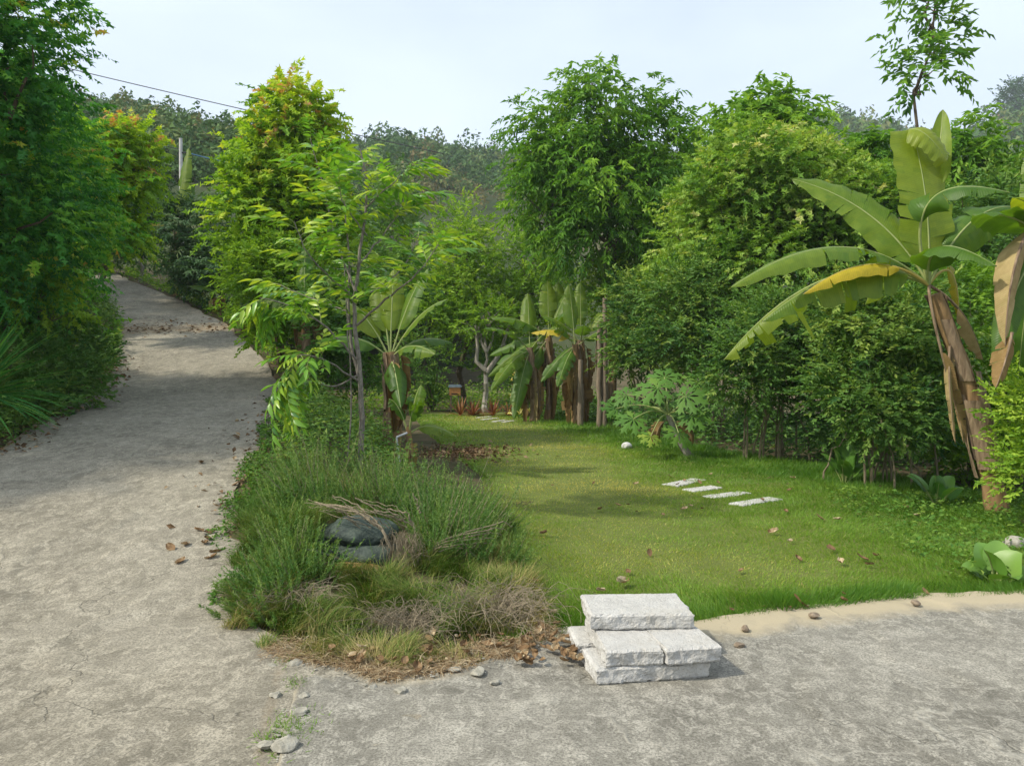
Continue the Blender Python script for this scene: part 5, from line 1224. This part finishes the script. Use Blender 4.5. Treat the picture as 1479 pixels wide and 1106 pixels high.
print('sapling leaves', cnt)

# ------------------------------------------------------------------ small garden things
M['greywood'] = bark_mat('weathered_post', (.13, .1, .07), (.3, .24, .17), 20, .15)
for px, d, top, lb in ((866, 20.9, 470, 'slim brown wooden post left of the pair in front of the banana row'), (873.5, 20.9, 430, 'taller wooden post right of the pair in front of the banana row'), (838, 21.6, 520, 'grey wooden post standing between the banana stems')):
    b = on((px - CX) / FPX * d, d); tpz = at(px, top, d); g = Geo(); n = 8; t = np.linspace(0, 1, n)[:, None]
    g.tube((b - UP * .1) * (1 - t) + tpz * t + rng.normal(size=(n, 3)) * .012, np.linspace(.085, .065, n), 9); tag(g.build('wooden_post', M['greywood'], None, b, True), lb, 'post', 'wooden posts in front of the banana row')
# orange box with blue roof
M['orange'] = plain_mat('orange_paint', (.5, .2, .06), (.62, .3, .12), 15, .6); M['bluegrey'] = plain_mat('blue_grey_lid', (.18, .24, .3), (.3, .36, .42), 12, .5); M['dark'] = plain_mat('dark_gap', (.01, .01, .01), (.03, .03, .03))
b = at(657, 571, 29.0)
root = thing('hive_box', 'small orange box with a blue grey lid at the end of the lawn', 'box', b); g = Geo(); g.box(b + UP * .16, (.42, .36, .3), .1); g.build('box_body', M['orange'], root, b)
g = Geo(); g.box(b + UP * .345, (.5, .44, .07), .1); g.box(b + UP * .395, (.44, .38, .035), .1); g.build('lid', M['bluegrey'], root, b)
g = Geo(); g.box(b + np.array([0, -.185, .07]), (.24, .02, .04), .1); g.build('entrance_slot', M['dark'], root, b)
g = Geo()
for sx in (-.15, .15): 
    for sy in (-.12, .12):
        g = Geo(); g.box(b + np.array([sx, sy, -.32]), (.05, .05, .66)); g.build('leg', M['greywood'], root, b)
# utility pole and cables
M['concrete_pole'] = plain_mat('pole_concrete', (.4, .39, .36), (.55, .54, .5), 6, .85); M['cable'] = plain_mat('cable_black', (.03, .03, .035), (.05, .05, .055)); M['cable_blue'] = plain_mat('cable_blue', (.1, .22, .4), (.14, .28, .45))
dp = 40.0; tp = at(261, 200, dp); b = np.array([tp[0], tp[1], float(H(tp[0], tp[1])) - .3])
root = thing('utility_pole', 'pale concrete utility pole rising behind the trees at the lane bend', 'utility pole', b)
g = Geo(); g.tube(np.linspace(b, tp, 8), np.linspace(.12, .085, 8), 12); g.build('pole', M['concrete_pole'], root, b, True)
g = Geo(); g.tube([tp - UP * .75 + np.array([-.13, 0, 0]), tp - UP * .75 + np.array([.35, -.05, 0])], .035, 6); g.build('bracket', M['cable'], root, b)
def cable(lb, a, b2, sag, r, mat='cable'):
    g = Geo(); t = np.linspace(0, 1, 40)[:, None]; g.tube(np.asarray(a) * (1 - t) + np.asarray(b2) * t - UP * sag * 4 * t * (1 - t), r, 4, cap=False); tag(g.build('overhead_cable', M[mat], None, a), lb, 'cable')
cable('long thin overhead cable crossing the sky above the left trees', at(-150, 38, 60), at(640, 222, 60), .2, .034)
cable('bluish cable running right from the utility pole', tp - UP * .75 + np.array([.3, -.05, 0]), at(470, 240, 60), .5, .03, 'cable_blue')
cable('thin cable running left from the utility pole', tp - UP * .6, at(20, 110, 38), .4, .02)
# pale pipe at the banana foot
M['pvc'] = plain_mat('pale_pipe', (.4, .42, .43), (.55, .56, .57), 8, .5)
g = Geo(); p0 = at(577, 664, 10.2); g.tube([p0 - UP * .05, at(573, 634, 10.2), at(573, 631, 10.2), at(588, 625, 10.3)], .014, 8); tag(g.build('pipe', M['pvc'], None, p0, True), 'thin pale pipe standing at the foot of the banana plant', 'pipe')
M['hose'] = plain_mat('black_hose', (.012, .014, .015), (.03, .03, .032), 10, .5)
g = Geo(); pts = [at(*p) for p in ((415, 800, 5.4), (432, 793, 5.4), (455, 795, 5.4), (478, 803, 5.4), (488, 812, 5.4))]; g.tube(pts, .012, 8); tag(g.build('hose', M['hose'], None, pts[0], True), 'short black hose poking out of the grass beside the boulders', 'hose')

# ------------------------------------------------------------------ fallen leaves
def dry_mesh(tint):
    g = Geo(); t = np.linspace(0, 1, 5); w = .32 * np.sin((.08 + .9 * t) * PI) ** .8; c1, c2 = rng.uniform(.3, 1.2), rng.uniform(.2, .9)
    V = np.array([[x - .5, s * w[i], .12 * c1 * (abs(s) ** 2) * (1 + rng.random()) + c2 * .5 * (x - .5) ** 2 + .03 * rng.random()] for i, x in enumerate(t) for s in (-1, -.4, .4, 1)])
    F = [[i * 4 + j, i * 4 + j + 1, i * 4 + j + 5, i * 4 + j + 4] for i in range(4) for j in range(3)]
    g.add(V, F, np.clip(tint + .1 * rng.normal(size=12), 0, 1)); return g.mesh('fallen_leaf', M['dry'])
DM = [dry_mesh(t) for t in (.3, .42, .5, .6, .75, .9, .35, .55)]
def dead(p, s, k, label, grp):
    o = link('fallen_leaf', DM[k], None, p); o.rotation_euler = (rng.normal() * .35, rng.normal() * .35, rng.random() * 6.3); o.scale = (s, s, s); tag(o, label, 'leaf', grp)
for px, py, s, k, lb in ((1200, 800, .11, 0, 'dark curled brown leaf on the right part of the lawn'), (1215, 820, .09, 5, 'pale leaf just below the dark curled leaf on the lawn'), (1184, 755, .1, 2, 'tan leaf beside the nearest stepping stones on the lawn'), (1118, 777, .1, 5, 'pale leaf in front of the nearest stepping stone'),
                         (1256, 825, .07, 1, 'small orange brown leaf farthest right in the near leaf group'), (1245, 815, .1, 0, 'curled brown leaf left of the small orange brown leaf'), (867, 741, .1, 2, 'lone tan leaf in the middle of the lawn'), (897, 853, .13, 5, 'large greyish leaf on the lawn behind the slab stack'), (868, 866, .1, 4, 'tan leaf peeping over the back of the slab stack'),
                         (925, 982, .1, 0, 'reddish brown leaf leaning against the lowest slab'), (1155, 886, .12, 0, 'dark red brown leaf at the lawn edge on the sandy concrete'), (1010, 703, .09, 2, 'brown leaf beside the farthest stepping stone')):
    p = ground_at(px, py); dead(np.array([p[0], p[1], float(lawn_z(p[0], p[1])) + .035 if py < 880 else .065]), s, k, lb, None)
for i in range(46):
    y = 4.9 + 7 * rng.random() ** 1.3; x = rng.uniform(float(lawn_l(y)), float(lawn_r(y)) - .2)
    if y > front(x) + .1: dead(np.array([x, y, float(lawn_z(x, y)) + .03]), rng.uniform(.05, .09), int(rng.integers(0, 8)), 'small dry leaf lying on the lawn grass', 'small dry leaves scattered on the lawn')
for i in range(55):
    x = rng.uniform(-1.0, .3); y = float(front(x)) + abs(rng.normal()) * .28 + .02
    dead(np.array([x, y, float(H(x, y)) + .05 + .04 * rng.random()]), rng.uniform(.04, .085), int(rng.integers(1, 8)), 'dry leaf caught in the grass at the front of the planting', 'dry leaves along the front of the planting')
for i in range(46):
    p = corner(rng.uniform(748, 838), rng.uniform(922, 956), .06); dead(p + UP * rng.random() * .02, rng.uniform(.05, .085), int(rng.choice([1, 2, 3, 4, 7])), 'brown leaf in the pile against the left side of the slab stack', 'brown leaves piled against the slab stack')
for i in range(26):
    x = rng.uniform(.45, 6); dead(np.array([x, float(front(x)) - .02 + rng.normal() * .035, .06]), rng.uniform(.04, .07), int(rng.integers(0, 8)), 'dry leaf along the sandy edge between lawn and apron', 'dry leaves along the lawn edge')
for i in range(24):
    y = rng.uniform(5, 12); x = road_r(y) - abs(rng.normal()) * .3; dead(np.array([x, y, float(H(x, y)) + .035]), rng.uniform(.06, .1), int(rng.integers(0, 8)), 'dry leaf on the right edge of the lane', 'dry leaves along the lane edge')
g = Geo(); n = 1300
x = -1.0 + rng.normal(size=n) * .5; y = 14.4 + rng.normal(size=n) * .8
x2 = rng.uniform(-13, -8, 450); y2 = 21.5 + .12 * (x2 + 10) + rng.normal(size=450) * .55; ok = (x2 < road_r(y2)) & (x2 > road_l(y2)); 
y3 = rng.uniform(6, 14, 450); x3 = road_r(y3) + .15 + .3 * rng.normal(size=450) 
y4 = rng.uniform(8, 18, 900); x4 = road_l(y4) + .25 * rng.normal(size=900) 
x = np.concatenate([x, x2[ok], x3, x4]); y = np.concatenate([y, y2[ok], y3, y4]); n = len(x)
L = .035 + .05 * rng.random(n); L = L * np.interp(y, [6, 14, 22], [1, 1.5, 2])
g.leaves(np.stack([x, y, H(x, y) + .03 + .03 * rng.random(n)], -1), rng.normal(size=(n, 3)) * np.array([1, 1, .3]), UP + rng.normal(size=(n, 3)) * .4, L, L * .5, 'ovate', rng.random(n) * .75)
tag(g.build('leaf_litter', M['dry']), 'brown leaf litter on the bare soil and the lane edges', kind='stuff')
